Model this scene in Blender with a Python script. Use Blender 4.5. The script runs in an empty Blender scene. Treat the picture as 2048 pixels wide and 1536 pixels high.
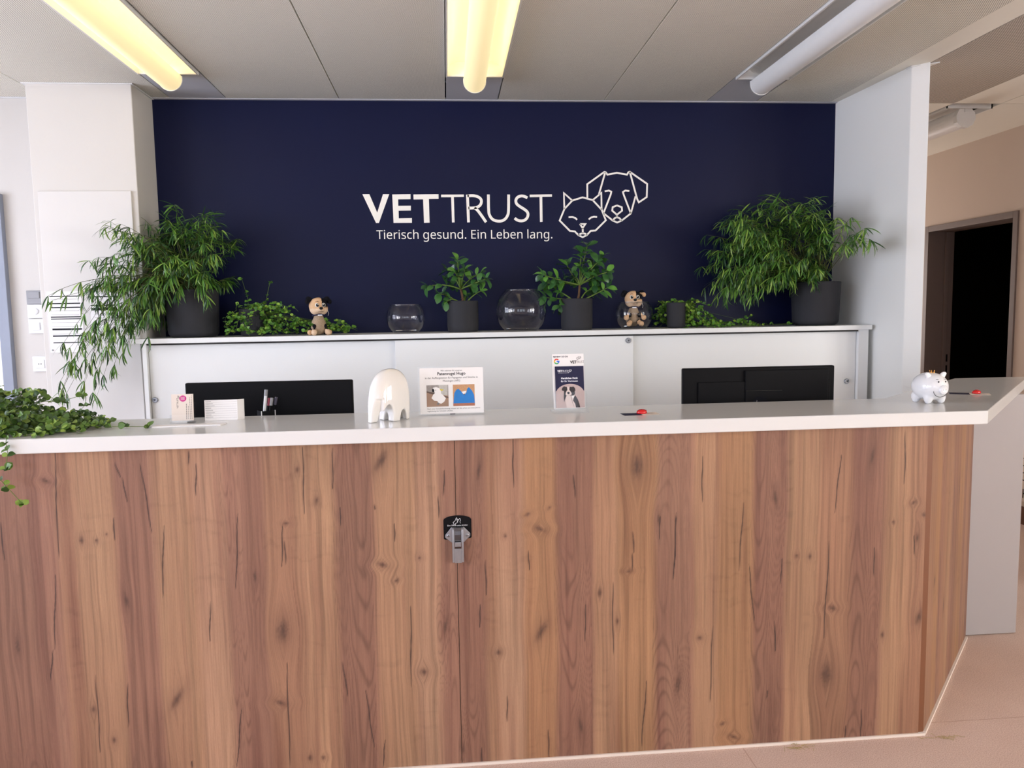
import bpy, bmesh, math, random
import numpy as np
from mathutils import Vector, Matrix, Quaternion
R = math.radians
PI = math.pi
random.seed(7)
SC = bpy.context.scene
COL = SC.collection

# ------------------------------------------------------------------ camera
def make_camera():
    yaw, pitch, roll = .0840843, .093362, -.0171881
    f = Vector((math.sin(yaw) * math.cos(pitch), math.cos(yaw) * math.cos(pitch), -math.sin(pitch)))
    r = Vector((math.cos(yaw), -math.sin(yaw), 0))
    u = r.cross(f)
    r2 = r * math.cos(roll) + u * math.sin(roll)
    u2 = u * math.cos(roll) - r * math.sin(roll)
    m = Matrix((r2, u2, -f)).transposed().to_4x4()
    m.translation = (0, 0, 1.5)
    cd = bpy.data.cameras.new('camera')
    cd.sensor_width = 36
    cd.lens = 1520.5 / 2048 * 36
    cd.clip_start = .05
    co = bpy.data.objects.new('camera', cd)
    co.matrix_world = m
    COL.objects.link(co)
    SC.camera = co
make_camera()

# ------------------------------------------------------------------ light
W = bpy.data.worlds.new('world'); SC.world = W; W.use_nodes = True
W.node_tree.nodes['Background'].inputs[0].default_value = (.55, .68, 1, 1)
W.node_tree.nodes['Background'].inputs[1].default_value = 1.6
SC.view_settings.view_transform = 'Standard'
SC.view_settings.look = 'None'
SC.view_settings.exposure = 0.36
SC.view_settings.gamma = 1
SC.view_settings.use_curve_mapping = False
SC.cycles.max_bounces = 10
SC.cycles.transparent_max_bounces = 16
SC.cycles.sample_clamp_indirect = 6
SC.cycles.caustics_reflective = False
SC.cycles.caustics_refractive = False

def area(name, loc, aim, sx, sy, power, col):
    l = bpy.data.lights.new(name, 'AREA'); l.shape = 'RECTANGLE'; l.size = sx; l.size_y = sy
    l.energy = power; l.color = col
    o = bpy.data.objects.new(name, l); o.location = loc
    o.rotation_euler = (Vector(aim) - Vector(loc)).to_track_quat('-Z', 'Y').to_euler()
    COL.objects.link(o); return o
# daylight outside the windows of the left, front and right walls, and behind the hall
area('window_daylight_left', (-4.3, .75, 1.75), (0, .75, 1.2), 6.4, 1.7, 330, (.80, .84, 1))
area('window_daylight_front', (-.6, -4.75, 1.75), (-.6, 0, 1.0), 5.6, 1.7, 62, (.90, .97, 1))
area('window_daylight_right', (6.3, -1.7, 1.75), (0, -1.7, 1.0), 4.6, 1.7, 420, (1, .97, .92))
area('window_daylight_hall', (3.15, 7.95, 1.5), (3.15, 5, .6), 1.1, 1.5, 40, (1, .86, .74))
sl = bpy.data.lights.new('sun', 'SUN'); sl.energy = 5.2; sl.angle = R(.6); sl.color = (1, .98, .95)
so = bpy.data.objects.new('sun', sl); COL.objects.link(so)
so.rotation_euler = Vector((.16, .62, -.77)).to_track_quat('-Z', 'Y').to_euler()
# ------------------------------------------------------------------ materials
def srgb(r, g, b):
    def c(v):
        v /= 255
        return v / 12.92 if v <= .04045 else ((v + .055) / 1.055) ** 2.4
    return (c(r), c(g), c(b), 1)

def mat(name, col, rough=.5, spec=.5, metal=0, var=.06, scale=30, bump=0, bscale=200, trans=0, emit=0, coat=0, sub=0):
    m = bpy.data.materials.new(name); m.use_nodes = True
    nt = m.node_tree; b = nt.nodes['Principled BSDF']
    b.inputs['Roughness'].default_value = rough
    b.inputs['Specular IOR Level'].default_value = spec
    b.inputs['Metallic'].default_value = metal
    b.inputs['Coat Weight'].default_value = coat
    b.inputs['Transmission Weight'].default_value = trans
    b.inputs['Base Color'].default_value = col
    if sub:
        b.inputs['Subsurface Weight'].default_value = sub
        b.inputs['Subsurface Radius'].default_value = (.01, .01, .01)
    if emit:
        b.inputs['Emission Color'].default_value = col
        b.inputs['Emission Strength'].default_value = emit
    tc = nt.nodes.new('ShaderNodeTexCoord')
    if var:
        n = nt.nodes.new('ShaderNodeTexNoise'); n.inputs['Scale'].default_value = scale; n.inputs['Detail'].default_value = 3
        nt.links.new(tc.outputs['Object'], n.inputs['Vector'])
        mx = nt.nodes.new('ShaderNodeMix'); mx.data_type = 'RGBA'
        mx.inputs[6].default_value = tuple(c * (1 - var) for c in col[:3]) + (1,)
        mx.inputs[7].default_value = tuple(min(1, c * (1 + var)) for c in col[:3]) + (1,)
        nt.links.new(n.outputs['Fac'], mx.inputs[0]); nt.links.new(mx.outputs[2], b.inputs['Base Color'])
    if bump:
        n2 = nt.nodes.new('ShaderNodeTexNoise'); n2.inputs['Scale'].default_value = bscale; n2.inputs['Detail'].default_value = 4
        nt.links.new(tc.outputs['Object'], n2.inputs['Vector'])
        bp = nt.nodes.new('ShaderNodeBump'); bp.inputs['Strength'].default_value = bump; bp.inputs['Distance'].default_value = .002
        nt.links.new(n2.outputs['Fac'], bp.inputs['Height']); nt.links.new(bp.outputs['Normal'], b.inputs['Normal'])
    return m

def mnode(nt, op, a, b=None, clamp=False):
    n = nt.nodes.new('ShaderNodeMath'); n.operation = op; n.use_clamp = clamp
    for i, v in enumerate((a, b)):
        if v is None: continue
        if isinstance(v, (int, float)): n.inputs[i].default_value = v
        else: nt.links.new(v, n.inputs[i])
    return n.outputs[0]

def perforated(name, col, hole):
    """sheet metal with a staggered grid of small round holes"""
    m = mat(name, col, .75, .2, var=.02)
    nt = m.node_tree; b = nt.nodes['Principled BSDF']
    tc = nt.nodes.new('ShaderNodeTexCoord'); sp = nt.nodes.new('ShaderNodeSeparateXYZ')
    nt.links.new(tc.outputs['Object'], sp.inputs[0])
    P = .0085
    def cell(off):
        fx = mnode(nt, 'SUBTRACT', mnode(nt, 'FRACT', mnode(nt, 'ADD', mnode(nt, 'DIVIDE', sp.outputs[0], P), 50 + off)), .5)
        fy = mnode(nt, 'SUBTRACT', mnode(nt, 'FRACT', mnode(nt, 'ADD', mnode(nt, 'DIVIDE', sp.outputs[1], P), 50 + off)), .5)
        return mnode(nt, 'ADD', mnode(nt, 'MULTIPLY', fx, fx), mnode(nt, 'MULTIPLY', fy, fy))
    d = mnode(nt, 'MINIMUM', cell(0), cell(.5))
    msk = mnode(nt, 'LESS_THAN', d, .055)
    mx = nt.nodes.new('ShaderNodeMix'); mx.data_type = 'RGBA'
    mx.inputs[6].default_value = col; mx.inputs[7].default_value = hole
    nt.links.new(msk, mx.inputs[0]); nt.links.new(mx.outputs[2], b.inputs['Base Color'])
    return m

def pane_glass(name, front=.04, edge=.6):
    m = bpy.data.materials.new(name); m.use_nodes = True; nt = m.node_tree
    nt.nodes.remove(nt.nodes['Principled BSDF'])
    t = nt.nodes.new('ShaderNodeBsdfTransparent'); g = nt.nodes.new('ShaderNodeBsdfGlossy'); g.inputs['Roughness'].default_value = .02
    lw = nt.nodes.new('ShaderNodeLayerWeight')
    fr = mnode(nt, 'ADD', mnode(nt, 'MULTIPLY', mnode(nt, 'POWER', lw.outputs['Facing'], 3.2), edge), front)
    x = nt.nodes.new('ShaderNodeMixShader')
    nt.links.new(fr, x.inputs[0]); nt.links.new(t.outputs[0], x.inputs[1]); nt.links.new(g.outputs[0], x.inputs[2])
    nt.links.new(x.outputs[0], nt.nodes['Material Output'].inputs[0])
    return m

M = {}
M['wall'] = mat('wall_paint', srgb(208, 203, 196), .75, .25, var=.02, scale=3, bump=.12, bscale=320)
M['wing'] = mat('wing_paint', srgb(238, 237, 232), .75, .25, var=.015, scale=3, bump=.1, bscale=320)
M['cover'] = mat('cover_paint', srgb(212, 208, 203), .7, .25, var=.015, scale=3)
M['hallwall'] = mat('hall_paint', srgb(206, 190, 176), .75, .25, var=.02, scale=3, bump=.1, bscale=300)
M['navy'] = mat('navy_paint', srgb(9, 16, 52), .5, .2, var=.05, scale=4, bump=.05, bscale=260)
M['logo'] = mat('logo_film', srgb(250, 246, 238), .6, .3, var=.02)
M['ceil'] = mat('ceiling_metal', srgb(236, 233, 221), .75, .2, var=.02)
M['perf'] = perforated('ceiling_perforated', srgb(243, 240, 228), srgb(112, 108, 100))
M['perf_shaded'] = perforated('ceiling_perforated_shaded', srgb(205, 196, 184), srgb(70, 62, 56))  # same metal, the dimmer hall put into its colour
M['plate'] = mat('grey_plate', srgb(186, 187, 192), .6, .25, var=.02)
M['joint'] = mat('dark_joint', srgb(70, 68, 64), .8)
M['rim'] = mat('lamp_rim', srgb(222, 222, 220), .35, .5, var=.02)
M['trough'] = mat('lamp_reflector', srgb(243, 243, 240), .3, .5, var=.01)
M['tube_off'] = mat('lamp_diffuser_off', srgb(232, 232, 230), .35, .5, var=.02)
M['white'] = mat('white_laminate', srgb(232, 232, 230), .3, .5, var=.012, scale=4)
M['worktop'] = mat('white_worktop', srgb(220, 219, 217), .2, .55, var=.012, scale=4)
M['dark_gap'] = mat('dark_gap', srgb(45, 42, 40), .8)
M['edge_brown'] = mat('brown_edge', srgb(120, 74, 46), .5)
M['grey_panel'] = mat('grey_laminate', srgb(172, 166, 166), .5, .4, var=.02, scale=4)
M['chrome'] = mat('brushed_steel', srgb(156, 159, 165), .36, .5, metal=1, var=.08, scale=90)
M['chrome_dark'] = mat('dark_steel', srgb(100, 100, 104), .38, .5, metal=1, var=.08, scale=90)  # darker steel for the hook's bridge and tongue
M['black'] = mat('black_plastic', srgb(10, 9, 12), .55, .14, var=.1)
M['black_gloss'] = mat('black_gloss', srgb(10, 10, 12), .15, .4, var=.1)
M['pot'] = mat('anthracite_pot', srgb(46, 46, 50), .75, .3, var=.12, scale=14, bump=.25, bscale=120)
M['soil'] = mat('potting_soil', srgb(48, 34, 24), .95, .1, var=.4, scale=60, bump=1, bscale=90)
M['bark'] = mat('bark', srgb(96, 74, 54), .85, .2, var=.2, scale=80)
M['stem'] = mat('green_stem', srgb(96, 120, 50), .6, .3, var=.15)
M['stem_dark'] = mat('fern_stem', srgb(86, 92, 50), .6, .3, var=.15)
def leafmat(n, c, rough=.42):
    return mat(n, c, rough, .45, var=.22, scale=25, sub=0)
M['fern'] = [leafmat('fern_leaf_%s' % k, c) for k, c in (('mid', srgb(80, 124, 44)), ('dark', srgb(42, 78, 34)), ('light', srgb(128, 160, 66)))]
M['clusia'] = [leafmat('clusia_leaf_%s' % k, c, .3) for k, c in (('mid', srgb(66, 112, 56)), ('dark', srgb(46, 84, 48)), ('light', srgb(104, 158, 64)))]
M['creep'] = [leafmat('creeper_leaf_%s' % k, c) for k, c in (('mid', srgb(88, 136, 42)), ('dark', srgb(58, 98, 34)), ('light', srgb(136, 170, 64)))]
M['desk_creep'] = [leafmat('desk_creeper_leaf_%s' % k, c) for k, c in (('mid', srgb(84, 116, 42)), ('dark', srgb(54, 82, 32)), ('light', srgb(132, 158, 68)))]
M['glass'] = pane_glass('clear_glass', .02, .85)
M['glass_solid'] = mat('thick_glass', (.98, .99, .99, 1), 0, .5, var=0, trans=1)
M['acrylic'] = pane_glass('clear_acrylic', .010, .5)
M['pane'] = pane_glass('window_pane')
M['paper'] = mat('white_paper', srgb(236, 232, 230), .8, .2, var=.01)
M['paper_warm'] = mat('cream_card', srgb(226, 212, 200), .7, .2, var=.01)
M['ink'] = mat('black_ink', srgb(28, 28, 32), .8, .2)
M['ink_grey'] = mat('grey_ink', srgb(128, 124, 126), .8, .2)
M['ink_white'] = mat('white_ink', srgb(236, 236, 240), .8, .2)
M['ink_navy'] = mat('navy_ink', srgb(30, 30, 62), .6, .3)
M['magenta'] = mat('magenta_ink', srgb(200, 36, 130), .6, .3)
M['ceramic'] = mat('white_glaze', srgb(232, 227, 221), .08, .6, var=.01, coat=.5)
M['ceramic_pig'] = mat('white_porcelain', srgb(238, 237, 238), .07, .6, var=.005, coat=.5)
M['gold'] = mat('gold_paint', srgb(226, 160, 70), .3, .5, metal=.35)
M['red'] = mat('red_gloss', srgb(214, 22, 26), .15, .6, var=.05, coat=.4)
M['plush_tan'] = mat('tan_plush', srgb(220, 180, 140), .95, .1, var=.12, scale=160, bump=.8, bscale=500)
M['plush_light'] = mat('pale_plush', srgb(226, 196, 166), .95, .1, var=.1, scale=160, bump=.8, bscale=500)
M['plush_grey'] = mat('shaggy_plush', srgb(168, 146, 122), .95, .1, var=.4, scale=220, bump=1, bscale=400)
M['plush_black'] = mat('black_plush', srgb(22, 22, 28), .95, .15, var=.2, scale=160, bump=.8, bscale=500)
M['eye_white'] = mat('eye_white', srgb(226, 222, 214), .3)
M['door_frame'] = mat('grey_brown_frame', srgb(112, 98, 92), .5, .4, var=.04)
M['door_leaf'] = mat('taupe_door', srgb(120, 104, 96), .5, .4, var=.04)
M['grey_frame'] = mat('blue_grey_frame', srgb(140, 146, 160), .45, .45, var=.03)
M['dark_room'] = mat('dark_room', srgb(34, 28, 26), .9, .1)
M['plastic_white'] = mat('white_plastic', srgb(230, 230, 230), .4, .5, var=.01)
M['plastic_grey'] = mat('grey_plastic', srgb(150, 150, 152), .5, .4, var=.03)
M['skirting'] = mat('brown_skirting', srgb(96, 62, 44), .5)
M['hay'] = mat('dry_hay', srgb(168, 150, 96), .9)
M['outside'] = mat('grass_outside', srgb(120, 140, 90), .9)

def lamp_glow(name, col, strength):
    m = mat(name, col, .4, .3, var=0, emit=strength)
    return m
M['glow_inner'] = lamp_glow('fluorescent_tube', (1, .84, .47, 1), 4.2)
# perforated basket: lets part of the tube's light through, so it glows itself
M['basket'] = lamp_glow('perforated_basket_lit', (1, .83, .47, 1), .44)

# floor: fine carpet
def carpet():
    m = mat('beige_carpet', srgb(196, 168, 152), .95, .1, var=0)
    nt = m.node_tree; b = nt.nodes['Principled BSDF']
    tc = nt.nodes.new('ShaderNodeTexCoord')
    n1 = nt.nodes.new('ShaderNodeTexNoise'); n1.inputs['Scale'].default_value = 260; n1.inputs['Detail'].default_value = 3
    n2 = nt.nodes.new('ShaderNodeTexNoise'); n2.inputs['Scale'].default_value = 2.2; n2.inputs['Detail'].default_value = 4
    for n in (n1, n2): nt.links.new(tc.outputs['Object'], n.inputs['Vector'])
    r = nt.nodes.new('ShaderNodeValToRGB')
    r.color_ramp.elements[0].position = .3; r.color_ramp.elements[0].color = srgb(184, 154, 139)
    r.color_ramp.elements[1].position = .7; r.color_ramp.elements[1].color = srgb(230, 206, 193)
    a = mnode(nt, 'ADD', mnode(nt, 'MULTIPLY', n1.outputs['Fac'], .75), mnode(nt, 'MULTIPLY', n2.outputs['Fac'], .25))
    nt.links.new(a, r.inputs[0]); nt.links.new(r.outputs[0], b.inputs['Base Color'])
    bp = nt.nodes.new('ShaderNodeBump'); bp.inputs['Strength'].default_value = .5; bp.inputs['Distance'].default_value = .004
    nt.links.new(n1.outputs['Fac'], bp.inputs['Height']); nt.links.new(bp.outputs['Normal'], b.inputs['Normal'])
    return m
M['carpet'] = carpet()

def wood_material():
    """oak decor: the printed pattern comes as a mesh attribute, the fine pores from noise"""
    m = bpy.data.materials.new('oak_decor'); m.use_nodes = True
    nt = m.node_tree; b = nt.nodes['Principled BSDF']
    b.inputs['Roughness'].default_value = .52; b.inputs['Specular IOR Level'].default_value = .35
    at = nt.nodes.new('ShaderNodeAttribute'); at.attribute_name = 'print'
    gr = nt.nodes.new('ShaderNodeAttribute'); gr.attribute_name = 'grain'
    cb = nt.nodes.new('ShaderNodeCombineXYZ'); sp = nt.nodes.new('ShaderNodeSeparateXYZ')
    nt.links.new(gr.outputs['Vector'], sp.inputs[0])
    nt.links.new(mnode(nt, 'MULTIPLY', sp.outputs[0], 330), cb.inputs[0]); nt.links.new(mnode(nt, 'MULTIPLY', sp.outputs[2], 7), cb.inputs[2])
    n = nt.nodes.new('ShaderNodeTexNoise'); n.inputs['Scale'].default_value = 1; n.inputs['Detail'].default_value = 3; n.inputs['Roughness'].default_value = .6
    nt.links.new(cb.outputs[0], n.inputs['Vector'])
    cb2 = nt.nodes.new('ShaderNodeCombineXYZ')
    nt.links.new(mnode(nt, 'MULTIPLY', sp.outputs[0], 700), cb2.inputs[0]); nt.links.new(mnode(nt, 'MULTIPLY', sp.outputs[2], 90), cb2.inputs[2])
    n2 = nt.nodes.new('ShaderNodeTexNoise'); n2.inputs['Scale'].default_value = 1; n2.inputs['Detail'].default_value = 1
    nt.links.new(cb2.outputs[0], n2.inputs['Vector'])
    f = mnode(nt, 'ADD', mnode(nt, 'MULTIPLY', n.outputs['Fac'], .62), mnode(nt, 'MULTIPLY', n2.outputs['Fac'], .22))
    f = mnode(nt, 'ADD', f, .58)
    mx = nt.nodes.new('ShaderNodeVectorMath'); mx.operation = 'SCALE'
    nt.links.new(at.outputs['Vector'], mx.inputs[0]); nt.links.new(f, mx.inputs['Scale'])
    nt.links.new(mx.outputs[0], b.inputs['Base Color'])
    bp = nt.nodes.new('ShaderNodeBump'); bp.inputs['Strength'].default_value = .12; bp.inputs['Distance'].default_value = .001
    nt.links.new(n.outputs['Fac'], bp.inputs['Height']); nt.links.new(bp.outputs['Normal'], b.inputs['Normal'])
    return m
M['wood'] = wood_material()

# ------------------------------------------------------------------ objects
def world_of(o):
    m = o.matrix_basis.copy()
    if o.parent: m = world_of(o.parent) @ o.matrix_parent_inverse @ m
    return m

def link(o, parent=None, keep=True):
    COL.objects.link(o)
    if parent:
        o.parent = parent
        if keep: o.matrix_parent_inverse = world_of(parent).inverted()
    return o

def tag(o, label=None, cat=None, group=None, kind=None):
    if label: o['label'] = label
    if cat: o['category'] = cat
    if group: o['group'] = group
    if kind: o['kind'] = kind
    return o

def thing(name, loc, label, cat, group=None, rz=0):
    o = bpy.data.objects.new(name, None); o.empty_display_size = .05
    o.location = loc; o.rotation_euler = (0, 0, rz)
    COL.objects.link(o)
    return tag(o, label, cat, group)

class MB:
    def __init__(s): s.v = []; s.f = []; s.m = []
    def add(s, vs, fs, m=0):
        b = len(s.v); s.v += [tuple(v) for v in vs]
        for f in fs: s.f.append([b + i for i in f]); s.m.append(m)
        return s
    def box(s, x0, x1, y0, y1, z0, z1, m=0):
        v = [(x, y, z) for z in (z0, z1) for y in (y0, y1) for x in (x0, x1)]
        return s.add(v, [(0, 2, 3, 1), (4, 5, 7, 6), (0, 1, 5, 4), (2, 6, 7, 3), (0, 4, 6, 2), (1, 3, 7, 5)], m)
    def prism(s, pts, a, b, fn, m=0):
        """pts 2D outline (counter-clockwise), swept from a to b; fn(u, v, w) -> xyz"""
        n = len(pts)
        v = [fn(u, w, a) for u, w in pts] + [fn(u, w, b) for u, w in pts]
        f = [list(range(n))[::-1], list(range(n, 2 * n))] + [(i, (i + 1) % n, n + (i + 1) % n, n + i) for i in range(n)]
        return s.add(v, f, m)
    def lathe(s, prof, n=32, c=(0, 0, 0), m=0, ax=1, ay=1):
        v = []; f = []
        for r, z in prof:
            for i in range(n):
                t = 2 * PI * i / n
                v.append((c[0] + r * math.cos(t) * ax, c[1] + r * math.sin(t) * ay, c[2] + z))
        for k in range(len(prof) - 1):
            for i in range(n):
                j = (i + 1) % n
                f.append((k * n + i, k * n + j, (k + 1) * n + j, (k + 1) * n + i))
        f.append(list(range(n))[::-1]); f.append([(len(prof) - 1) * n + i for i in range(n)])
        return s.add(v, f, m)
    def lathe_open(s, prof, n=32, c=(0, 0, 0), m=0):
        v = []; f = []
        for r, z in prof:
            for i in range(n):
                t = 2 * PI * i / n
                v.append((c[0] + r * math.cos(t), c[1] + r * math.sin(t), c[2] + z))
        K = len(prof)
        for k in range(K):
            for i in range(n):
                j = (i + 1) % n; k2 = (k + 1) % K
                f.append((k * n + i, k * n + j, k2 * n + j, k2 * n + i))
        return s.add(v, f, m)
    def tube(s, path, r, n=8, m=0, cap=True):
        P = [Vector(p) for p in path]; K = len(P)
        rr = r if isinstance(r, (list, tuple)) else [r] * K
        v = []; f = []
        up = Vector((.13, .21, .97))
        for k in range(K):
            d = (P[min(k + 1, K - 1)] - P[max(k - 1, 0)]).normalized()
            a = d.cross(up)
            if a.length < .05: a = d.cross(Vector((1, 0, 0)))
            a.normalize(); b = d.cross(a)
            for i in range(n):
                t = 2 * PI * i / n
                v.append(P[k] + (a * math.cos(t) + b * math.sin(t)) * rr[k])
        for k in range(K - 1):
            for i in range(n):
                j = (i + 1) % n
                f.append((k * n + i, k * n + j, (k + 1) * n + j, (k + 1) * n + i))
        if cap: f.append(list(range(n))[::-1]); f.append([(K - 1) * n + i for i in range(n)])
        return s.add(v, f, m)
    def ball(s, c, rx, ry=None, rz=None, n=16, k=10, m=0):
        ry = ry or rx; rz = rz or rx
        prof = [(math.sin(PI * i / k), -math.cos(PI * i / k)) for i in range(k + 1)]
        prof[0] = (.001, -1); prof[-1] = (.001, 1)
        v = []; f = []
        for r, z in prof:
            for i in range(n):
                t = 2 * PI * i / n
                v.append((c[0] + rx * r * math.cos(t), c[1] + ry * r * math.sin(t), c[2] + rz * z))
        for q in range(k):
            for i in range(n):
                j = (i + 1) % n
                f.append((q * n + i, q * n + j, (q + 1) * n + j, (q + 1) * n + i))
        return s.add(v, f, m)
    def xf(s, mtx):
        s.v = [tuple(mtx @ Vector(p)) for p in s.v]; return s
    def mesh(s, name, mats, smooth=False, bevel=0, seg=2, auto=None):
        me = bpy.data.meshes.new(name)
        me.from_pydata(s.v, [], s.f)
        for x in (mats if isinstance(mats, (list, tuple)) else [mats]): me.materials.append(x)
        me.polygons.foreach_set('material_index', s.m)
        if bevel:
            bm = bmesh.new(); bm.from_mesh(me)
            es = [e for e in bm.edges if len(e.link_faces) == 2 and e.calc_face_angle(0) > .4]
            bmesh.ops.bevel(bm, geom=es, offset=bevel, segments=seg, affect='EDGES', profile=.5)
            bm.to_mesh(me); bm.free()
        if smooth or auto:
            me.polygons.foreach_set('use_smooth', [True] * len(me.polygons))
            if auto: me.set_sharp_from_angle(angle=R(auto))
        me.update()
        return me
    def build(s, name, mats, parent=None, smooth=False, bevel=0, seg=2, auto=None):
        o = bpy.data.objects.new(name, s.mesh(name, mats, smooth, bevel, seg, auto))
        return link(o, parent)

def structure(name, mb, mats, parent=None, **k):
    o = mb.build(name, mats, parent, **k)
    if not parent: o['kind'] = 'structure'
    return o

def flat_shape(loops, fn, w0, w1, mb=None, m=0):
    """filled outline with holes (loops in 2D) given the thickness w0..w1"""
    cu = bpy.data.curves.new('outline_tmp', 'CURVE'); cu.dimensions = '2D'; cu.fill_mode = 'BOTH'
    cu.extrude = .5
    for lp in loops:
        sp = cu.splines.new('POLY'); sp.points.add(len(lp) - 1); sp.use_cyclic_u = True
        for p, q in zip(sp.points, lp): p.co = (q[0], q[1], 0, 1)
    o = bpy.data.objects.new('outline_tmp', cu); COL.objects.link(o)
    dg = bpy.context.evaluated_depsgraph_get(); dg.update()
    me = bpy.data.meshes.new_from_object(o.evaluated_get(dg))
    mb = mb or MB()
    mb.add([fn(v.co.x, v.co.y, w0 + (w1 - w0) * (v.co.z + .5)) for v in me.vertices], [list(p.vertices) for p in me.polygons], m)
    bpy.data.objects.remove(o); bpy.data.curves.remove(cu); bpy.data.meshes.remove(me)
    return mb

def text_shape(s, size, fn, align='CENTER', w0=0, w1=.0004, mb=None, m=0, bold=0, sx=1):
    cu = bpy.data.curves.new('text_tmp', 'FONT'); cu.body = s; cu.size = size; cu.align_x = align; cu.resolution_u = 2
    cu.offset = bold
    o = bpy.data.objects.new('text_tmp', cu); COL.objects.link(o)
    dg = bpy.context.evaluated_depsgraph_get(); dg.update()
    me = bpy.data.meshes.new_from_object(o.evaluated_get(dg))
    mb = mb or MB()
    mb.add([fn(v.co.x * sx, v.co.y, w1) for v in me.vertices], [list(p.vertices) for p in me.polygons], m)
    bpy.data.objects.remove(o); bpy.data.curves.remove(cu); bpy.data.meshes.remove(me)
    return mb

def stroke(pts, w, closed=False):
    """outline of a mitred ribbon along pts"""
    P = [Vector(p) for p in pts]; n = len(P); L = []; Rr = []
    for i in range(n):
        a = (P[i] - P[i - 1]) if i > 0 else None; b = (P[i + 1] - P[i]) if i < n - 1 else None
        if a is None: a = b
        if b is None: b = a
        a = a.normalized(); b = b.normalized(); t = (a + b)
        if t.length < .2: t = b
        t = t.normalized(); nn = Vector((-t.y, t.x)); k = min(2, 1 / max(.35, nn.dot(Vector((-b.y, b.x)))))
        L.append(P[i] + nn * w / 2 * k); Rr.append(P[i] - nn * w / 2 * k)
    return L, Rr

def ribbon(mb, pts, w, fn, w0, w1, m=0):
    L, Rr = stroke(pts, w)
    n = len(L)
    for i in range(n - 1):
        q = [L[i], L[i + 1], Rr[i + 1], Rr[i]]
        v = [fn(p.x, p.y, w0) for p in q] + [fn(p.x, p.y, w1) for p in q]
        f = [(4, 5, 6, 7), (0, 1, 5, 4), (2, 3, 7, 6)]
        if i == 0: f.append((0, 4, 7, 3))
        if i == n - 2: f.append((1, 2, 6, 5))
        mb.add(v, f, m)
    return mb

def blob(name, balls, mats, parent=None, res=.006, matfn=None, mtx=None, smoothit=2):
    """one continuous body grown around a set of spheres / ellipsoids"""
    mbd = bpy.data.metaballs.new('blobtmp'); mbd.resolution = res; mbd.threshold = .6
    for c, r in balls:
        e = mbd.elements.new(); e.co = c
        if isinstance(r, (int, float)): e.type = 'BALL'; e.radius = r * 1.281
        else:
            mx = max(r); e.type = 'ELLIPSOID'; e.radius = mx * 1.281 ; e.size_x, e.size_y, e.size_z = [q / mx for q in r]
        e.stiffness = 10
    o = bpy.data.objects.new('blobtmp_' + str(len(bpy.data.objects)), mbd); COL.objects.link(o)
    dg = bpy.context.evaluated_depsgraph_get(); dg.update()
    me = bpy.data.meshes.new_from_object(o.evaluated_get(dg))
    bpy.data.objects.remove(o); bpy.data.metaballs.remove(mbd)
    bm = bmesh.new(); bm.from_mesh(me)
    bmesh.ops.remove_doubles(bm, verts=bm.verts, dist=res * .15)
    for _ in range(smoothit): bmesh.ops.smooth_vert(bm, verts=bm.verts, factor=.5, use_axis_x=True, use_axis_y=True, use_axis_z=True)
    bm.to_mesh(me); bm.free()
    me.materials.clear()
    for x in mats: me.materials.append(x)
    if matfn:
        for p in me.polygons: p.material_index = matfn(p.center)
    if mtx: me.transform(mtx)
    me.polygons.foreach_set('use_smooth', [True] * len(me.polygons))
    me.name = name
    o = bpy.data.objects.new(name, me)
    return link(o, parent)

def surface_nets(F, org, h, name):
    """closed quad surface of F < 0 on a regular grid"""
    nx, ny, nz = F.shape
    sgn = F < 0
    acc = np.zeros((nx - 1, ny - 1, nz - 1, 3)); cnt = np.zeros((nx - 1, ny - 1, nz - 1))
    C = [(i, j, k) for i in (0, 1) for j in (0, 1) for k in (0, 1)]
    sl = lambda A, c: A[c[0]:A.shape[0] - 1 + c[0], c[1]:A.shape[1] - 1 + c[1], c[2]:A.shape[2] - 1 + c[2]]
    for a in C:
        for b in C:
            if sum(abs(p - q) for p, q in zip(a, b)) != 1 or a > b: continue
            fa, fb = sl(F, a), sl(F, b); m = (fa < 0) != (fb < 0)
            t = np.where(m, fa / np.where(m, fa - fb, 1), 0)
            for d in range(3): acc[..., d] += np.where(m, a[d] + (b[d] - a[d]) * t, 0)
            cnt += m
    act = cnt > 0
    idx = -np.ones(act.shape, int); idx[act] = np.arange(act.sum())
    base = np.stack(np.nonzero(act), 1)
    V = (base + acc[act] / cnt[act][:, None]) * h + np.array(org)
    faces = []
    for d in range(3):
        e = [0, 0, 0]; e[d] = 1
        A = sgn[:nx - e[0], :ny - e[1], :nz - e[2]]; B = sgn[e[0]:, e[1]:, e[2]:]
        u, v = [(1, 2), (2, 0), (0, 1)][d]
        pts = np.stack(np.nonzero(A != B), 1)
        ok = (pts[:, u] > 0) & (pts[:, v] > 0) & (pts[:, u] < F.shape[u] - 1) & (pts[:, v] < F.shape[v] - 1); pts = pts[ok]
        ins = A[tuple(pts.T)]
        q = []
        for du, dv in ((-1, -1), (0, -1), (0, 0), (-1, 0)):
            p = pts.copy(); p[:, u] += du; p[:, v] += dv; q.append(idx[tuple(p.T)])
        q = np.stack(q, 1); q[~ins] = q[~ins][:, ::-1]
        faces.append(q)
    Fq = np.concatenate(faces)
    me = bpy.data.meshes.new(name); me.from_pydata(V.tolist(), [], Fq.tolist()); me.update()
    me.polygons.foreach_set('use_smooth', [True] * len(me.polygons))
    return me
def smax(a, b, k):
    h = np.clip(.5 + .5 * (a - b) / k, 0, 1)
    return b * (1 - h) + a * h + k * h * (1 - h)
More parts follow.
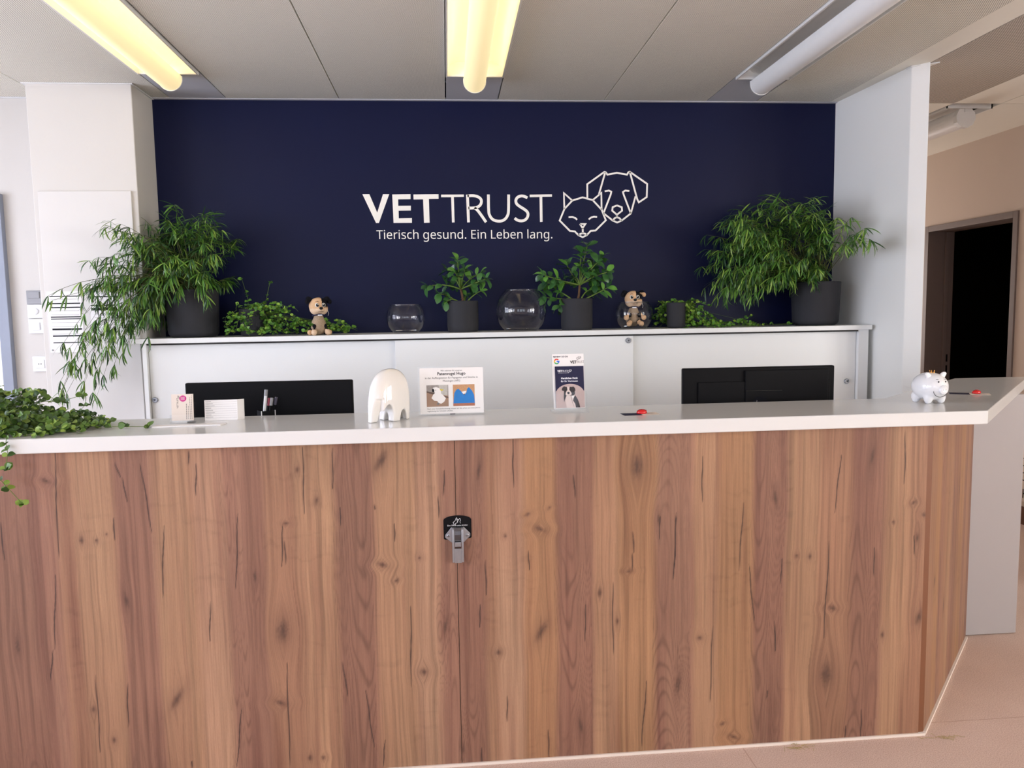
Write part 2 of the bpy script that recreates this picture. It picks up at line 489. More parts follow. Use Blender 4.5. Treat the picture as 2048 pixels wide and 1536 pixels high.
LETTER_POLYS={'V': [(-0.4568, 2.1827), (-0.4179, 2.1826), (-0.3772, 2.0794), (-0.3415, 2.1823), (-0.3067, 2.1821), (-0.3698, 2.0218), (-0.3859, 2.0219)], 'E': [(-0.2897, 2.1804), (-0.1864, 2.1817), (-0.1872, 2.1537), (-0.2573, 2.1532), (-0.2576, 2.1168), (-0.1866, 2.1173), (-0.1874, 2.0902), (-0.2567, 2.0897), (-0.2572, 2.0465), (-0.1826, 2.0477), (-0.1834, 2.0213), (-0.287, 2.0212)], 'T': [(-0.1702, 2.1799), (-0.0278, 2.181), (-0.0284, 2.1547), (-0.0835, 2.1541), (-0.0828, 2.0214), (-0.1147, 2.0208), (-0.1161, 2.1526), (-0.1702, 2.152)], 't': [(-0.0132, 2.1784), (0.1163, 2.1787), (0.1159, 2.1651), (0.0589, 2.1645), (0.0598, 2.0221), (0.045, 2.0214), (0.0433, 2.1638), (-0.0136, 2.164)], 't2': [(0.4953, 2.1764), (0.6247, 2.1776), (0.6245, 2.1638), (0.5681, 2.1632), (0.5679, 2.0211), (0.5529, 2.0204), (0.5522, 2.1624), (0.4951, 2.1618)]}
LETTER_STROKES={'R': [[(0.137, 2.1778), (0.1396, 2.0216)], [(0.1369, 2.171), (0.1681, 2.1717), (0.194, 2.1665), (0.2119, 2.1536), (0.2159, 2.1366), (0.2086, 2.1187), (0.191, 2.1068), (0.1666, 2.1027), (0.1405, 2.1019)], [(0.1752, 2.1026), (0.1923, 2.0897), (0.2143, 2.0605), (0.2406, 2.0217)]], 'U': [[(0.2568, 2.1782), (0.2567, 2.0868), (0.2631, 2.0584), (0.2784, 2.0378), (0.3027, 2.0282), (0.3289, 2.028), (0.351, 2.039), (0.3654, 2.0595), (0.3711, 2.0861), (0.3736, 2.1777)]], 'S': [[(0.4819, 2.1584), (0.4627, 2.1671), (0.4452, 2.1689), (0.4258, 2.1621), (0.415, 2.1459), (0.4182, 2.1261), (0.4355, 2.1106), (0.4615, 2.0942), (0.4789, 2.0794), (0.4839, 2.0622), (0.4766, 2.0425), (0.4588, 2.0297), (0.4359, 2.0281), (0.4167, 2.0351), (0.4063, 2.0438)]]}
CAT_LINES=[[(0.7428, 2.1418), (0.6945, 2.1842), (0.6962, 2.0928), (0.668, 2.0282), (0.7268, 1.9689), (0.7562, 1.9652), (0.7765, 1.9441), (0.8022, 1.9317), (0.8273, 1.9437), (0.8499, 1.9679), (0.8785, 1.9694), (0.9397, 2.0281), (0.915, 2.089), (0.9139, 2.1842), (0.8628, 2.1438), (0.8033, 2.1596), (0.7428, 2.1418), (0.6971, 2.0946)], [(0.8628, 2.1438), (0.915, 2.089)], [(0.7205, 2.0469), (0.7436, 2.0476), (0.7596, 2.0423), (0.7702, 2.0318)], [(0.8388, 2.0331), (0.8522, 2.0443), (0.8701, 2.0485), (0.888, 2.0467)], [(0.7868, 2.0075), (0.8189, 2.0072), (0.8027, 1.9848), (0.7868, 2.0075)], [(0.8027, 1.9848), (0.8033, 1.9543)], [(0.7765, 1.9441), (0.7917, 1.9518), (0.8033, 1.9543), (0.8158, 1.9516), (0.8282, 1.9437)]]
DOG_LINES=[[(0.8317, 2.1569), (0.8315, 2.2344), (0.9324, 2.3038), (0.9413, 2.3012), (0.9501, 2.2883), (1.0064, 2.2985), (1.0662, 2.2881), (1.0734, 2.301), (1.0824, 2.3044), (1.1855, 2.2351), (1.1827, 2.1597), (1.1358, 2.1295), (1.126, 2.1486), (1.0824, 2.3044)], [(0.9377, 2.3012), (0.8995, 2.1756)], [(0.9344, 2.1936), (0.9585, 2.1978), (0.9728, 2.1908), (0.9692, 2.1753), (0.9265, 2.0699)], [(0.9265, 2.0681), (0.9801, 2.0261), (1.0069, 2.0146), (1.0339, 2.0257), (1.088, 2.0663), (1.1161, 2.1643)], [(1.0794, 2.1948), (1.0552, 2.1975), (1.0417, 2.1889), (1.0461, 2.1733), (1.088, 2.0663)], [(1.0056, 2.1128), (1.0342, 2.1022), (1.0359, 2.0822), (1.0053, 2.059), (0.9776, 2.0826), (0.9804, 2.1025), (1.0056, 2.1128)], [(1.0053, 2.059), (1.0053, 2.045)], [(0.9801, 2.0261), (0.9936, 2.0408), (1.0053, 2.045), (1.0187, 2.0406), (1.0339, 2.0257)]]
SLOGAN_SPAN=((-0.3864, 1.9318), (0.6242, 1.9263))
WOOD_STRIPS=[(-1.395, 'P'), (-1.285, 'N'), (-1.233, 'M'), (-1.174, 'L'), (-1.059, 'P'), (-0.943, 'L'), (-0.822, 'W'), (-0.729, 'N'), (-0.667, 'P'), (-0.605, 'M'), (-0.517, 'L'), (-0.387, 'P'), (-0.26, 'L'), (-0.134, 'W'), (-0.055, 'N'), (0.015, 'P'), (0.094, 'M'), (0.13, 'W'), (0.217, 'O'), (0.323, 'P'), (0.451, 'L'), (0.532, 'O'), (0.658, 'N'), (0.788, 'L'), (0.872, 'O'), (0.993, 'P'), (1.108, 'L'), (1.217, 'M'), (1.334, 'P'), (1.45, 'L'), (1.538, 'M')]
WOOD_CRACKS=[(-1.206, 1.096, -1.218, 0.76), (-1.382, 0.889, -1.378, 0.768), (-1.232, 0.712, -1.25, 0.471), (-1.033, 1.059, -1.018, 1.014), (-1.013, 1.013, -1.003, 0.933), (-0.958, 1.057, -0.935, 0.836), (-0.897, 0.859, -0.914, 0.622), (-0.809, 1.093, -0.812, 1.045), (-0.789, 1.051, -0.796, 0.946), (-0.671, 0.885, -0.689, 0.643), (-0.534, 0.844, -0.543, 0.708), (-0.531, 0.794, -0.529, 0.715), (-0.462, 1.092, -0.465, 0.877), (-0.369, 1.086, -0.374, 0.952), (-0.77, 0.604, -0.777, 0.474), (-1.038, 0.351, -1.044, 0.204), (-1.134, 0.385, -1.136, 0.126), (-0.54, 0.387, -0.547, 0.031), (-0.689, 0.248, -0.716, 0.043), (-0.365, 0.384, -0.352, 0.264), (-1.048, 0.886, -1.047, 0.816), (-0.855, 0.08, -0.856, 0.053), (-1.256, 0.472, -1.27, 0.372), (-0.353, 0.894, -0.353, 0.836), (0.203, 1.096, 0.204, 0.934), (-0.02, 1.003, -0.024, 0.917), (-0.042, 0.918, -0.04, 0.845), (-0.184, 0.833, -0.183, 0.772), (-0.14, 0.557, -0.144, 0.282), (0.106, 0.7, 0.107, 0.582), (0.247, 0.723, 0.25, 0.657), (0.087, 0.553, 0.083, 0.471), (0.435, 0.536, 0.432, 0.407), (0.528, 0.606, 0.528, 0.356), (0.595, 0.775, 0.599, 0.7), (0.593, 0.701, 0.593, 0.641), (0.688, 0.823, 0.684, 0.741), (0.743, 0.821, 0.733, 0.604), (-0.294, 0.283, -0.272, 0.085), (-0.236, 0.106, -0.246, 0.01), (0.641, 0.257, 0.624, 0.024), (0.304, 0.108, 0.307, -0.001), (0.082, 0.061, 0.079, -0.008), (0.17, 0.232, 0.168, 0.14), (0.399, 0.974, 0.405, 0.893), (-0.245, 0.897, -0.242, 0.879), (0.742, 0.836, 0.732, 0.604), (0.971, 0.857, 0.959, 0.623), (0.993, 0.645, 1.014, 0.445), (1.308, 1.009, 1.289, 0.807), (1.272, 0.716, 1.26, 0.369), (1.53, 1.084, 1.532, 0.896), (1.573, 0.718, 1.577, 0.649), (0.869, 0.437, 0.861, 0.166), (1.401, 0.108, 1.402, 0.003), (1.107, 0.662, 1.105, 0.571), (1.347, 0.055, 1.344, 0.007), (1.432, 0.686, 1.434, 0.578), (1.064, 0.2, 1.061, 0.169), (1.084, 0.441, 1.089, 0.332), (0.831, 1.018, 0.83, 0.862)]
WOOD_KNOTS=[(-1.238, 1.01, 0.0153, 0.0063, 25), (-1.103, 0.816, 0.0063, 0.0063, 0), (-1.147, 0.82, 0.0083, 0.0139, 0), (-1.025, 0.62, 0.0076, 0.0264, -10), (-1.36, 0.492, 0.0083, 0.0382, 0), (-0.889, 0.287, 0.0125, 0.0417, 30), (-1.147, 0.27, 0.0083, 0.0125, 0), (-0.549, 0.494, 0.0222, 0.0431, 5), (-0.567, 0.255, 0.0195, 0.0076, 25), (-0.628, 0.68, 0.0063, 0.0195, 0), (-1.091, 0.163, 0.007, 0.0111, 0), (-0.425, 0.919, 0.0063, 0.0111, 10), (-0.482, 1.019, 0.007, 0.0111, 0), (-0.523, 0.847, 0.0097, 0.0049, 0), (-0.438, 0.059, 0.0083, 0.0063, 0), (-0.48, 0.062, 0.0083, 0.0111, 0), (-1.071, 0.835, 0.0042, 0.0042, 0), (-0.22, 1.038, 0.0139, 0.0403, 30), (0.091, 0.996, 0.007, 0.0348, 10), (-0.227, 0.699, 0.0195, 0.0076, 20), (-0.183, 0.644, 0.0097, 0.0049, -30), (-0.107, 0.716, 0.0056, 0.0056, 0), (-0.028, 0.485, 0.007, 0.0313, 10), (-0.104, 0.332, 0.0153, 0.0125, 0), (0.172, 0.777, 0.0063, 0.0063, 0), (0.288, 0.795, 0.0195, 0.0076, 25), (0.245, 0.845, 0.0111, 0.0049, -25), (0.287, 0.449, 0.0139, 0.0417, 30), (0.61, 0.992, 0.0222, 0.0403, 0), (0.483, 0.571, 0.0076, 0.0139, 10), (0.416, 0.112, 0.0076, 0.0278, -10), (0.753, 0.235, 0.0063, 0.0334, 10), (0.58, 0.64, 0.0125, 0.0042, 0), (0.684, 0.809, 0.0056, 0.0195, 0), (0.02, 0.058, 0.0056, 0.0222, 0), (0.143, 0.385, 0.0111, 0.0083, 0), (0.542, 0.47, 0.0056, 0.0125, 0), (0.318, 0.864, 0.007, 0.0035, -30), (1.081, 0.867, 0.0076, 0.032, -10), (1.416, 0.998, 0.0076, 0.0313, 10), (1.159, 0.666, 0.0063, 0.0063, 0), (1.497, 0.768, 0.0063, 0.0056, 0), (1.289, 0.477, 0.0167, 0.007, 20), (1.271, 0.243, 0.025, 0.0459, 0), (0.946, 0.038, 0.0195, 0.0063, 25), (0.748, 0.243, 0.007, 0.0362, 10), (0.824, 0.397, 0.0104, 0.0083, 0), (1.599, 0.429, 0.0125, 0.0278, 15), (1.585, 0.71, 0.007, 0.0209, 0), (1.606, 0.79, 0.0104, 0.007, 20), (1.569, 0.834, 0.0111, 0.0056, -25), (0.683, 0.812, 0.0056, 0.0222, 0), (1.469, 0.373, 0.007, 0.0125, 0), (0.906, 0.088, 0.0104, 0.0049, -20), (1.204, 0.662, 0.007, 0.0111, 0)]
FERN_L_MAIN=[(-1.72, 1.855), (-1.661, 2.006), (-1.572, 2.056), (-1.475, 2.03), (-1.39, 1.992), (-1.318, 2.08), (-1.221, 2.029), (-1.156, 1.926), (-1.165, 1.747), (-1.21, 1.619), (-1.274, 1.594), (-1.411, 1.622), (-1.481, 1.494), (-1.545, 1.469), (-1.697, 1.626), (-1.779, 1.704)]
FERN_L_SPARSE=[(-1.914, 1.699), (-1.818, 1.734), (-1.702, 1.696), (-1.565, 1.596), (-1.478, 1.445), (-1.519, 1.371), (-1.605, 1.348), (-1.671, 1.249), (-1.689, 1.149), (-1.809, 1.152), (-1.927, 1.18), (-1.954, 1.306), (-1.894, 1.478)]
FERN_R_MAIN=[(1.48, 1.633), (1.501, 1.796), (1.542, 1.957), (1.667, 2.064), (1.836, 2.117), (1.95, 2.103), (2.095, 1.981), (2.113, 1.817), (2.102, 1.666), (1.96, 1.599), (1.872, 1.669), (1.802, 1.573), (1.701, 1.63), (1.645, 1.548), (1.532, 1.578)]
FERN_R_ARMS=[(2.053, 1.977), (2.203, 1.826), (2.149, 1.839), (2.099, 1.738), (2.027, 1.94), (2.032, 1.739)]
CREEP_A=[(-1.139, 1.435), (-1.135, 1.514), (-1.073, 1.565), (-0.982, 1.577), (-0.918, 1.576), (-0.842, 1.522), (-0.897, 1.47), (-0.78, 1.46), (-0.569, 1.477), (-0.504, 1.436), (-0.452, 1.414), (-0.886, 1.409), (-0.99, 1.411)]
CREEP_B=[(1.186, 1.424), (1.186, 1.501), (1.251, 1.547), (1.393, 1.545), (1.451, 1.511), (1.442, 1.441), (1.552, 1.423), (1.812, 1.412), (1.841, 1.398), (1.408, 1.392), (1.365, 1.401)]
CREEP_C=[(-1.537, 1.282), (-1.444, 1.288), (-1.37, 1.245), (-1.312, 1.194), (-1.235, 1.184), (-1.157, 1.165), (-1.135, 1.14), (-1.192, 1.121), (-1.239, 1.113), (-1.457, 1.113), (-1.55, 1.111)]
CLUSIA_A=[(-0.096, 1.653), (-0.032, 1.609), (0.002, 1.568), (0.012, 1.738), (0.047, 1.724), (0.065, 1.786), (0.107, 1.737), (0.084, 1.683), (0.189, 1.715), (0.215, 1.682), (0.146, 1.65), (0.192, 1.622), (0.118, 1.601), (0.037, 1.657)]
CLUSIA_B=[(0.521, 1.702), (0.567, 1.661), (0.553, 1.58), (0.621, 1.533), (0.676, 1.537), (0.608, 1.62), (0.673, 1.754), (0.748, 1.821), (0.779, 1.856), (0.859, 1.793), (0.881, 1.711), (0.894, 1.629), (0.844, 1.671), (0.761, 1.713), (0.706, 1.686), (0.81, 1.617), (0.817, 1.753)]
CLUSIA_A0=[(0.095, 1.574), (0.083, 1.634)]
CLUSIA_B0=[(0.704, 1.564), (0.733, 1.645)]
GLYPHS={'T':(446,[[(259,0),(187,0),(187,509),(8,509),(8,573),(437,573),(437,509),(259,509)]]),'i':(207,[[(139,430),(139,0),(68,0),(68,430)],[(104,591),(112,590),(119,588),(126,585),(133,580),(138,574),(142,566),(144,557),(145,546),(144,536),(142,526),(138,519),(133,512),(126,508),(119,504),(112,502),(104,501),(96,502),(88,504),(81,508),(75,512),(69,519),(66,526),(63,536),(63,546),(63,557),(66,566),(69,574),(75,580),(81,585),(88,588),(96,590)]]),'e':(452,[[(234,438),(261,436),(286,432),(308,424),(329,414),(348,401),(364,385),(378,367),(390,346),(399,323),(406,299),(410,272),(411,244),(411,201),(117,201),(120,167),(127,137),(139,111),(154,90),(174,74),(197,62),(224,55),(254,52),(274,53),(293,54),(310,56),(327,60),(343,64),(359,69),(375,75),(392,82),(392,20),(376,13),(359,8),(343,3),(327,-1),(310,-4),(292,-6),(272,-8),(251,-8),(221,-6),(194,-2),(167,6),(143,17),(121,31),(101,48),(85,68),(70,91),(59,117),(51,146),(46,177),(44,212),(46,246),(50,277),(57,306),(68,333),(81,357),(96,378),(114,395),(134,411),(157,423),(181,431),(207,436)],[(233,380),(209,378),(188,372),(170,362),(154,348),(140,330),(130,309),(123,285),(119,257),(338,257),(337,275),(335,292),(331,307),(326,322),(320,334),(312,346),(303,356),(292,364),(280,371),(266,376),(251,379)]]),'r':(331,[[(269,438),(275,438),(281,438),(288,437),(295,437),(301,436),(308,435),(314,434),(319,433),(310,368),(305,369),(299,370),(294,371),(287,372),(281,373),(275,373),(270,374),(264,374),(252,373),(240,371),(228,368),(217,363),(206,358),(195,351),(186,343),(176,334),(168,324),(161,313),(154,301),(149,289),(144,275),(141,261),(139,245),(139,229),(139,0),(68,0),(68,430),(126,430),(134,351),(137,351),(144,363),(152,374),(161,385),(170,395),(180,404),(191,413),(202,420),(214,426),(227,431),(240,435),(254,437)]]),'s':(384,[[(348,119),(347,99),(343,80),(336,64),(327,49),(316,36),(302,24),(286,14),(268,6),(248,0),(226,-4),(202,-7),(176,-8),(155,-8),(135,-6),(116,-4),(99,-1),(83,3),(68,8),(55,13),(42,19),(42,83),(55,77),(70,71),(86,65),(104,60),(122,55),(141,52),(159,50),(178,49),(203,50),(224,53),(242,59),(256,66),(266,76),(274,86),(278,99),(280,112),(279,120),(278,128),(275,135),(271,141),(266,148),(259,154),(250,160),(239,167),(227,173),(212,180),(194,188),(174,196),(154,204),(135,212),(118,220),(103,228),(89,236),(76,245),(66,255),(57,266),(50,278),(45,292),(42,307),(41,324),(44,350),(52,372),(66,392),(85,408),(109,421),(137,430),(168,436),(202,438),(221,437),(240,436),(258,434),(275,430),(292,426),(308,421),(324,415),(339,409),(315,353),(301,358),(287,363),(273,368),(258,372),(243,376),(228,378),(213,380),(197,380),(177,379),(159,377),(144,372),(131,366),(121,358),(114,350),(110,339),(108,328),(109,319),(111,312),(114,304),(119,298),(125,292),(133,286),(142,280),(154,274),(167,268),(182,261),(199,254),(219,246),(239,239),(257,231),(274,223),(289,215),(302,206),(314,197),(324,187),(333,176),(339,164),(344,150),(347,135)]]),'c':(385,[[(241,-8),(213,-7),(187,-2),(162,5),(139,15),(118,28),(99,45),(83,65),(69,87),(58,114),(50,143),(46,176),(44,213),(46,250),(51,284),(59,315),(71,342),(85,365),(102,385),(121,401),(142,415),(166,425),(191,432),(217,436),(245,438),(262,437),(278,436),(293,434),(309,431),(323,427),(336,424),(348,419),(358,415),(337,356),(327,360),(316,363),(304,366),(292,370),(279,372),(267,374),(255,376),(244,376),(223,375),(204,371),(187,366),(172,358),(159,347),(148,335),(138,320),(131,303),(125,284),(120,263),(118,239),(117,213),(118,189),(120,166),(125,145),(131,126),(138,109),(148,94),(159,82),(172,71),(186,63),(202,58),(220,54),(240,53),(257,53),(273,55),(288,57),(302,60),(315,64),(328,68),(340,73),(351,78),(351,15),(340,10),(328,5),(316,1),(304,-2),(290,-5),(275,-7),(258,-8)]]),'h':(496,[[(139,431),(139,423),(138,415),(138,407),(138,399),(137,392),(136,384),(136,377),(135,370),(140,370),(147,381),(155,391),(164,400),(174,407),(185,414),(196,420),(208,425),(221,429),(233,433),(247,435),(260,437),(273,437),(298,436),(321,433),(342,428),(360,421),(377,411),(391,400),(403,386),(413,370),(421,351),(426,330),(430,306),(431,280),(431,0),(361,0),(361,275),(359,299),(355,321),(348,338),(338,353),(324,364),(308,372),(288,377),(265,379),(242,377),(222,374),(204,368),(189,360),(177,350),(166,338),(157,324),(150,308),(145,289),(142,269),(139,246),(139,222),(139,0),(68,0),(68,609),(139,609)]]),'g':(493,[[(221,438),(241,437),(261,434),(280,429),(297,422),(314,413),(329,402),(343,388),(355,373),(359,373),(369,430),(425,430),(425,-7),(424,-36),(420,-63),(413,-88),(404,-109),(392,-129),(378,-146),(361,-160),(341,-172),(318,-181),(293,-187),(264,-191),(233,-192),(210,-192),(188,-191),(167,-189),(147,-186),(128,-182),(110,-177),(94,-172),(78,-165),(78,-100),(94,-108),(111,-114),(129,-120),(149,-125),(170,-129),(191,-132),(214,-133),(237,-134),(263,-132),(286,-126),(306,-116),(324,-101),(337,-84),(347,-63),(353,-39),(355,-13),(355,4),(355,9),(355,16),(356,23),(356,32),(356,40),(357,47),(357,53),(358,57),(354,57),(343,42),(329,28),(315,17),(299,8),(281,1),(263,-4),(243,-7),(221,-8),(182,-4),(147,7),(117,25),(91,51),(70,83),(56,121),(47,164),(44,214),(47,263),(56,306),(70,344),(91,377),(117,404),(147,423),(181,434)],[(230,379),(213,377),(197,374),(182,368),(169,359),(157,349),(147,336),(138,320),(130,303),(125,284),(120,262),(118,239),(117,213),(119,176),(124,143),(134,115),(146,92),(163,73),(182,60),(205,52),(232,50),(248,50),(262,52),(276,54),(288,58),(299,63),(309,69),(318,76),(326,85),(334,94),(340,105),(345,117),(349,131),(352,145),(354,161),(356,179),(356,197),(356,214),(355,242),(353,267),(349,289),(343,309),(335,326),(326,340),(315,352),(302,362),(287,369),(270,374),(251,377)]]),'u':(496,[[(427,430),(427,0),(370,0),(359,57),(356,57),(349,46),(340,36),(331,28),(321,20),(310,13),(298,8),(286,3),(273,-1),(260,-4),(247,-6),(234,-8),(220,-8),(195,-7),(173,-4),(152,1),(134,8),(117,18),(103,29),(91,43),(81,59),(73,78),(68,99),(64,122),(63,148),(63,430),(135,430),(135,153),(136,129),(141,108),(148,91),(158,76),(171,65),(188,57),(207,52),(230,51),(253,52),(273,55),(291,61),(306,69),(319,79),(330,91),(338,105),(345,121),(350,140),(354,160),(356,182),(357,206),(357,430)]]),'n':(496,[[(275,438),(311,436),(343,429),(369,417),(391,401),(409,379),(421,352),(428,319),(431,280),(431,0),(361,0),(361,275),(359,299),(355,321),(348,338),(338,353),(324,364),(308,372),(288,377),(265,379),(232,376),(204,368),(182,356),(166,338),(154,316),(146,289),(140,258),(139,223),(139,0),(68,0),(68,430),(125,430),(136,371),(140,371),(147,382),(156,392),(165,401),(175,409),(186,416),(198,422),(210,427),(222,431),(235,434),(248,436),(262,437)]]),'d':(493,[[(221,-8),(182,-5),(148,6),(118,23),(92,48),(71,79),(56,117),(47,162),(44,214),(47,266),(56,311),(71,350),(93,381),(119,406),(149,424),(183,434),(221,438),(238,437),(253,436),(267,433),(280,429),(292,425),(303,420),(314,413),(323,407),(332,399),(340,391),(348,383),(354,374),(359,374),(359,380),(358,387),(357,396),(356,405),(356,415),(355,424),(355,431),(354,438),(354,609),(425,609),(425,0),(368,0),(358,58),(354,58),(348,49),(340,40),(332,32),(323,24),(314,17),(303,11),(292,6),(279,1),(266,-3),(252,-6),(237,-7)],[(232,51),(263,53),(290,60),(311,71),(328,88),(340,109),(348,135),(354,165),(355,200),(355,213),(354,251),(349,284),(340,313),(329,336),(313,355),(291,369),(264,377),(231,379),(204,376),(181,368),(162,354),(146,334),(133,309),(124,281),(119,249),(117,213),(119,176),(124,144),(133,116),(146,93),(162,74),(181,61),(205,53)]]),'.':(215,[[(58,43),(59,57),(61,69),(66,78),(72,85),(80,90),(88,94),(97,96),(107,97),(117,96),(126,94),(135,90),(142,85),(149,78),(153,69),(156,57),(157,43),(156,30),(153,18),(149,9),(142,2),(135,-4),(126,-8),(117,-10),(107,-11),(97,-10),(88,-8),(80,-4),(72,2),(66,9),(61,18),(59,30)]]),'E':(446,[[(398,0),(78,0),(78,573),(398,573),(398,509),(150,509),(150,330),(383,330),(383,268),(150,268),(150,63),(398,63)]]),'L':(420,[[(78,0),(78,573),(150,573),(150,64),(400,64),(400,0)]]),'b':(493,[[(139,461),(139,448),(138,435),(138,422),(138,410),(137,399),(136,389),(136,380),(135,373),(139,373),(149,386),(161,398),(174,409),(189,419),(206,427),(226,432),(248,436),(272,437),(310,434),(344,423),(374,406),(401,381),(422,350),(437,312),(446,267),(449,215),(448,180),(444,147),(437,118),(427,91),(415,68),(400,48),(384,31),(365,17),(344,6),(322,-2),(298,-6),(272,-8),(248,-7),(226,-3),(206,2),(189,10),(174,20),(161,31),(149,42),(139,55),(133,55),(119,0),(68,0),(68,609),(139,609)],[(260,379),(238,377),(219,374),(202,369),(188,361),(175,351),(165,339),(157,325),(150,308),(145,289),(142,268),(139,244),(139,217),(139,214),(140,177),(145,144),(153,116),(165,93),(181,74),(202,61),(229,53),(261,51),(288,53),(312,61),(332,74),(348,93),(360,117),(369,145),(374,178),(376,216),(374,254),(369,287),(360,315),(348,338),(331,356),(311,368),(288,376)]]),'l':(207,[[(139,0),(68,0),(68,609),(139,609)]]),'a':(450,[[(231,437),(268,435),(299,428),(326,418),(347,403),(364,383),(376,358),(383,328),(385,293),(385,0),(334,0),(320,61),(317,61),(307,50),(298,40),(288,30),(279,22),(268,15),(258,9),(246,3),(234,-1),(220,-4),(206,-6),(190,-8),(172,-8),(154,-7),(136,-5),(119,0),(103,6),(88,13),(75,23),(64,34),(55,48),(47,63),(41,80),(38,99),(37,119),(40,150),(50,176),(65,199),(87,219),(116,234),(152,245),(194,253),(243,257),(316,259),(316,285),(315,309),(310,330),(303,347),(293,359),(280,368),(265,375),(247,379),(227,380),(210,379),(194,378),(178,374),(163,370),(148,365),(133,359),(119,353),(106,347),(84,400),(99,408),(115,414),(132,421),(151,426),(170,431),(190,434),(210,436)],[(252,208),(215,205),(184,200),(159,192),(141,182),(127,170),(118,155),(112,138),(110,119),(111,102),(115,87),(122,75),(132,66),(144,58),(157,53),(172,50),(188,49),(215,51),(238,56),(260,66),(279,79),(295,96),(306,117),(313,142),(315,172),(315,210)]]),' ':(208,[])}
# ------------------------------------------------------------------ the room
ZC = 2.70
def room():
    f = structure('floor', MB().box(-4.2, 6.2, -4.6, 8, -.1, 0), M['carpet'])
    # sheet joints of the floor covering
    j = MB().box(1.62, 3.9, 2.480, 2.484, 0, .0004).box(.974, .978, -3, 2.405, 0, .0004)
    j.build('floor_joint', mat('carpet_joint', srgb(190, 160, 145), .95), f)
    # soffit above the metal ceiling
    c = structure('ceiling', MB().box(-4.2, 6.2, -4.6, 8, ZC + .12, ZC + .3), M['ceil'])
    g = .0035
    cols = [(-4.2, -3.08), (-3.08, -2.12), (-2.12, -1.475), (-1.175, -.565), (-.565, .025), (.32, .927), (.927, 1.53), (1.825, 2.425)]
    for x0, x1 in cols:
        for y0, y1 in ((-4.6, -2.6), (-2.6, -.2), (-.2, 2.3), (2.3, 4.418)):
            m = MB()
            e = .0045
            if x1 == 2.425:
                m.box(x0 + g, x1 - .15, y0 + g, y1 - g, ZC, ZC + .02).box(x1 - .15, x1 - g, y0 + g, y1 - g, ZC, ZC + .02, 1)
            else:
                m.box(x0 + g, x0 + e, y0 + g, y1 - g, ZC, ZC + .02, 1).box(x1 - e, x1 - g, y0 + g, y1 - g, ZC, ZC + .02, 1)
                m.box(x0 + e, x1 - e, y0 + g, y0 + e, ZC, ZC + .02, 1).box(x0 + e, x1 - e, y1 - e, y1 - g, ZC, ZC + .02, 1)
                m.box(x0 + e, x1 - e, y0 + e, y1 - e, ZC, ZC + .02)
            if y0 > -.3: m.build('ceiling_panel', [M['perf'], M['ceil']], c)
            else: m.build('ceiling_panel', [M['perf'], M['ceil']], c)
    # hall side
    for y0, y1 in ((-4.6, -1), (-1, 2.2), (2.2, 4.434)):
        MB().box(2.425 + g, 3.05 - g, y0 + g, y1 - g, ZC, ZC + .02).build('ceiling_panel', [M['perf_shaded']], c)
        MB().box(3.05, 3.345, y0 + g, y1 - g, ZC, ZC + .02).build('ceiling_panel', [M['ceil']], c)
        MB().box(3.35, 3.93, y0 + g, y1 - g, ZC, ZC + .02).build('ceiling_panel', [M['ceil']], c)
    for x0, x1 in ((2.425, 3.05), (3.35, 3.93)):
        MB().box(x0 + g, x1 - g, 4.44, 7.6, ZC, ZC + .02).build('ceiling_panel', [M['ceil']], c)
    MB().box(3.05, 3.345, 6.2, 7.6, ZC, ZC + .02).build('ceiling_panel', [M['ceil']], c)
    # narrow grey strips between the lamp rows
    for x0, x1 in ((-1.475, -1.175), (.025, .32), (1.53, 1.825)):
        for y0, y1 in ((3.975, 4.418), (-.3, 2.32), (-4.6, -2.0)):
            MB().box(x0 + g, x1 - g, y0, y1, ZC, ZC + .02).build('ceiling_strip', [M['plate']], c)
    # back wall: white left of the pillar, navy behind the sideboard
    structure('wall_back', MB().box(-4.2, -1.6, 4.44, 4.56, 0, ZC + .1).box(-1.6, 2.42, 4.44, 4.56, 0, ZC + .1, 1), [M['wall'], M['navy']])
    t = MB().box(-1.577, 2.318, 4.418, 4.44, ZC - .004, ZC + .012)
    structure('trim_1', t, M['plate'])
    structure('trim_2', MB().box(-4.2, -2.095, 4.425, 4.44, ZC - .004, ZC + .012), M['rim'])
    # pillar with a flush cover
    p = structure('wall_pillar', MB().box(-2.095, -1.577, 4.162, 4.45, 0, ZC + .02), M['wall'], bevel=.004)
    MB().box(-2.11, -1.567, 4.15, 4.44, ZC - .006, ZC - .001).build('ceiling_edge_trim', M['rim'], p)
    MB().box(-2.066, -1.606, 4.150, 4.164, .35, 2.16).build('cover_panel', M['cover'], p, bevel=.002)
    # wing wall on the right, slightly splayed
    w = MB().prism([(2.319, 4.45), (2.361, 3.765), (2.42, 3.705), (2.42, 4.45)][::1], 0, ZC + .02, lambda u, v, q: (u, v, q))
    w = MB().prism([(2.361, 3.765), (2.418, 3.70), (2.42, 4.45), (2.319, 4.45)], 0, ZC + .02, lambda u, v, q: (u, v, q))
    w = structure('wall_wing', w, M['wing'], bevel=.003)
    MB().prism([(2.353, 3.755), (2.46, 3.69), (2.43, 3.80), (2.352, 3.80)], ZC - .006, ZC - .001, lambda u, v, q: (u, v, q)).build('ceiling_edge_trim', M['rim'], w)
    structure('wall_hall_left', MB().box(2.32, 2.42, 4.56, 7.7, 0, ZC + .1), M['hallwall'])
    structure('wall_hall_back', MB().box(2.3, 2.6, 7.6, 7.75, 0, ZC + .1).box(3.7, 4.1, 7.6, 7.75, 0, ZC + .1).box(2.6, 3.7, 7.6, 7.75, 0, .8).box(2.6, 3.7, 7.6, 7.75, 2.2, ZC + .1), M['hallwall'])
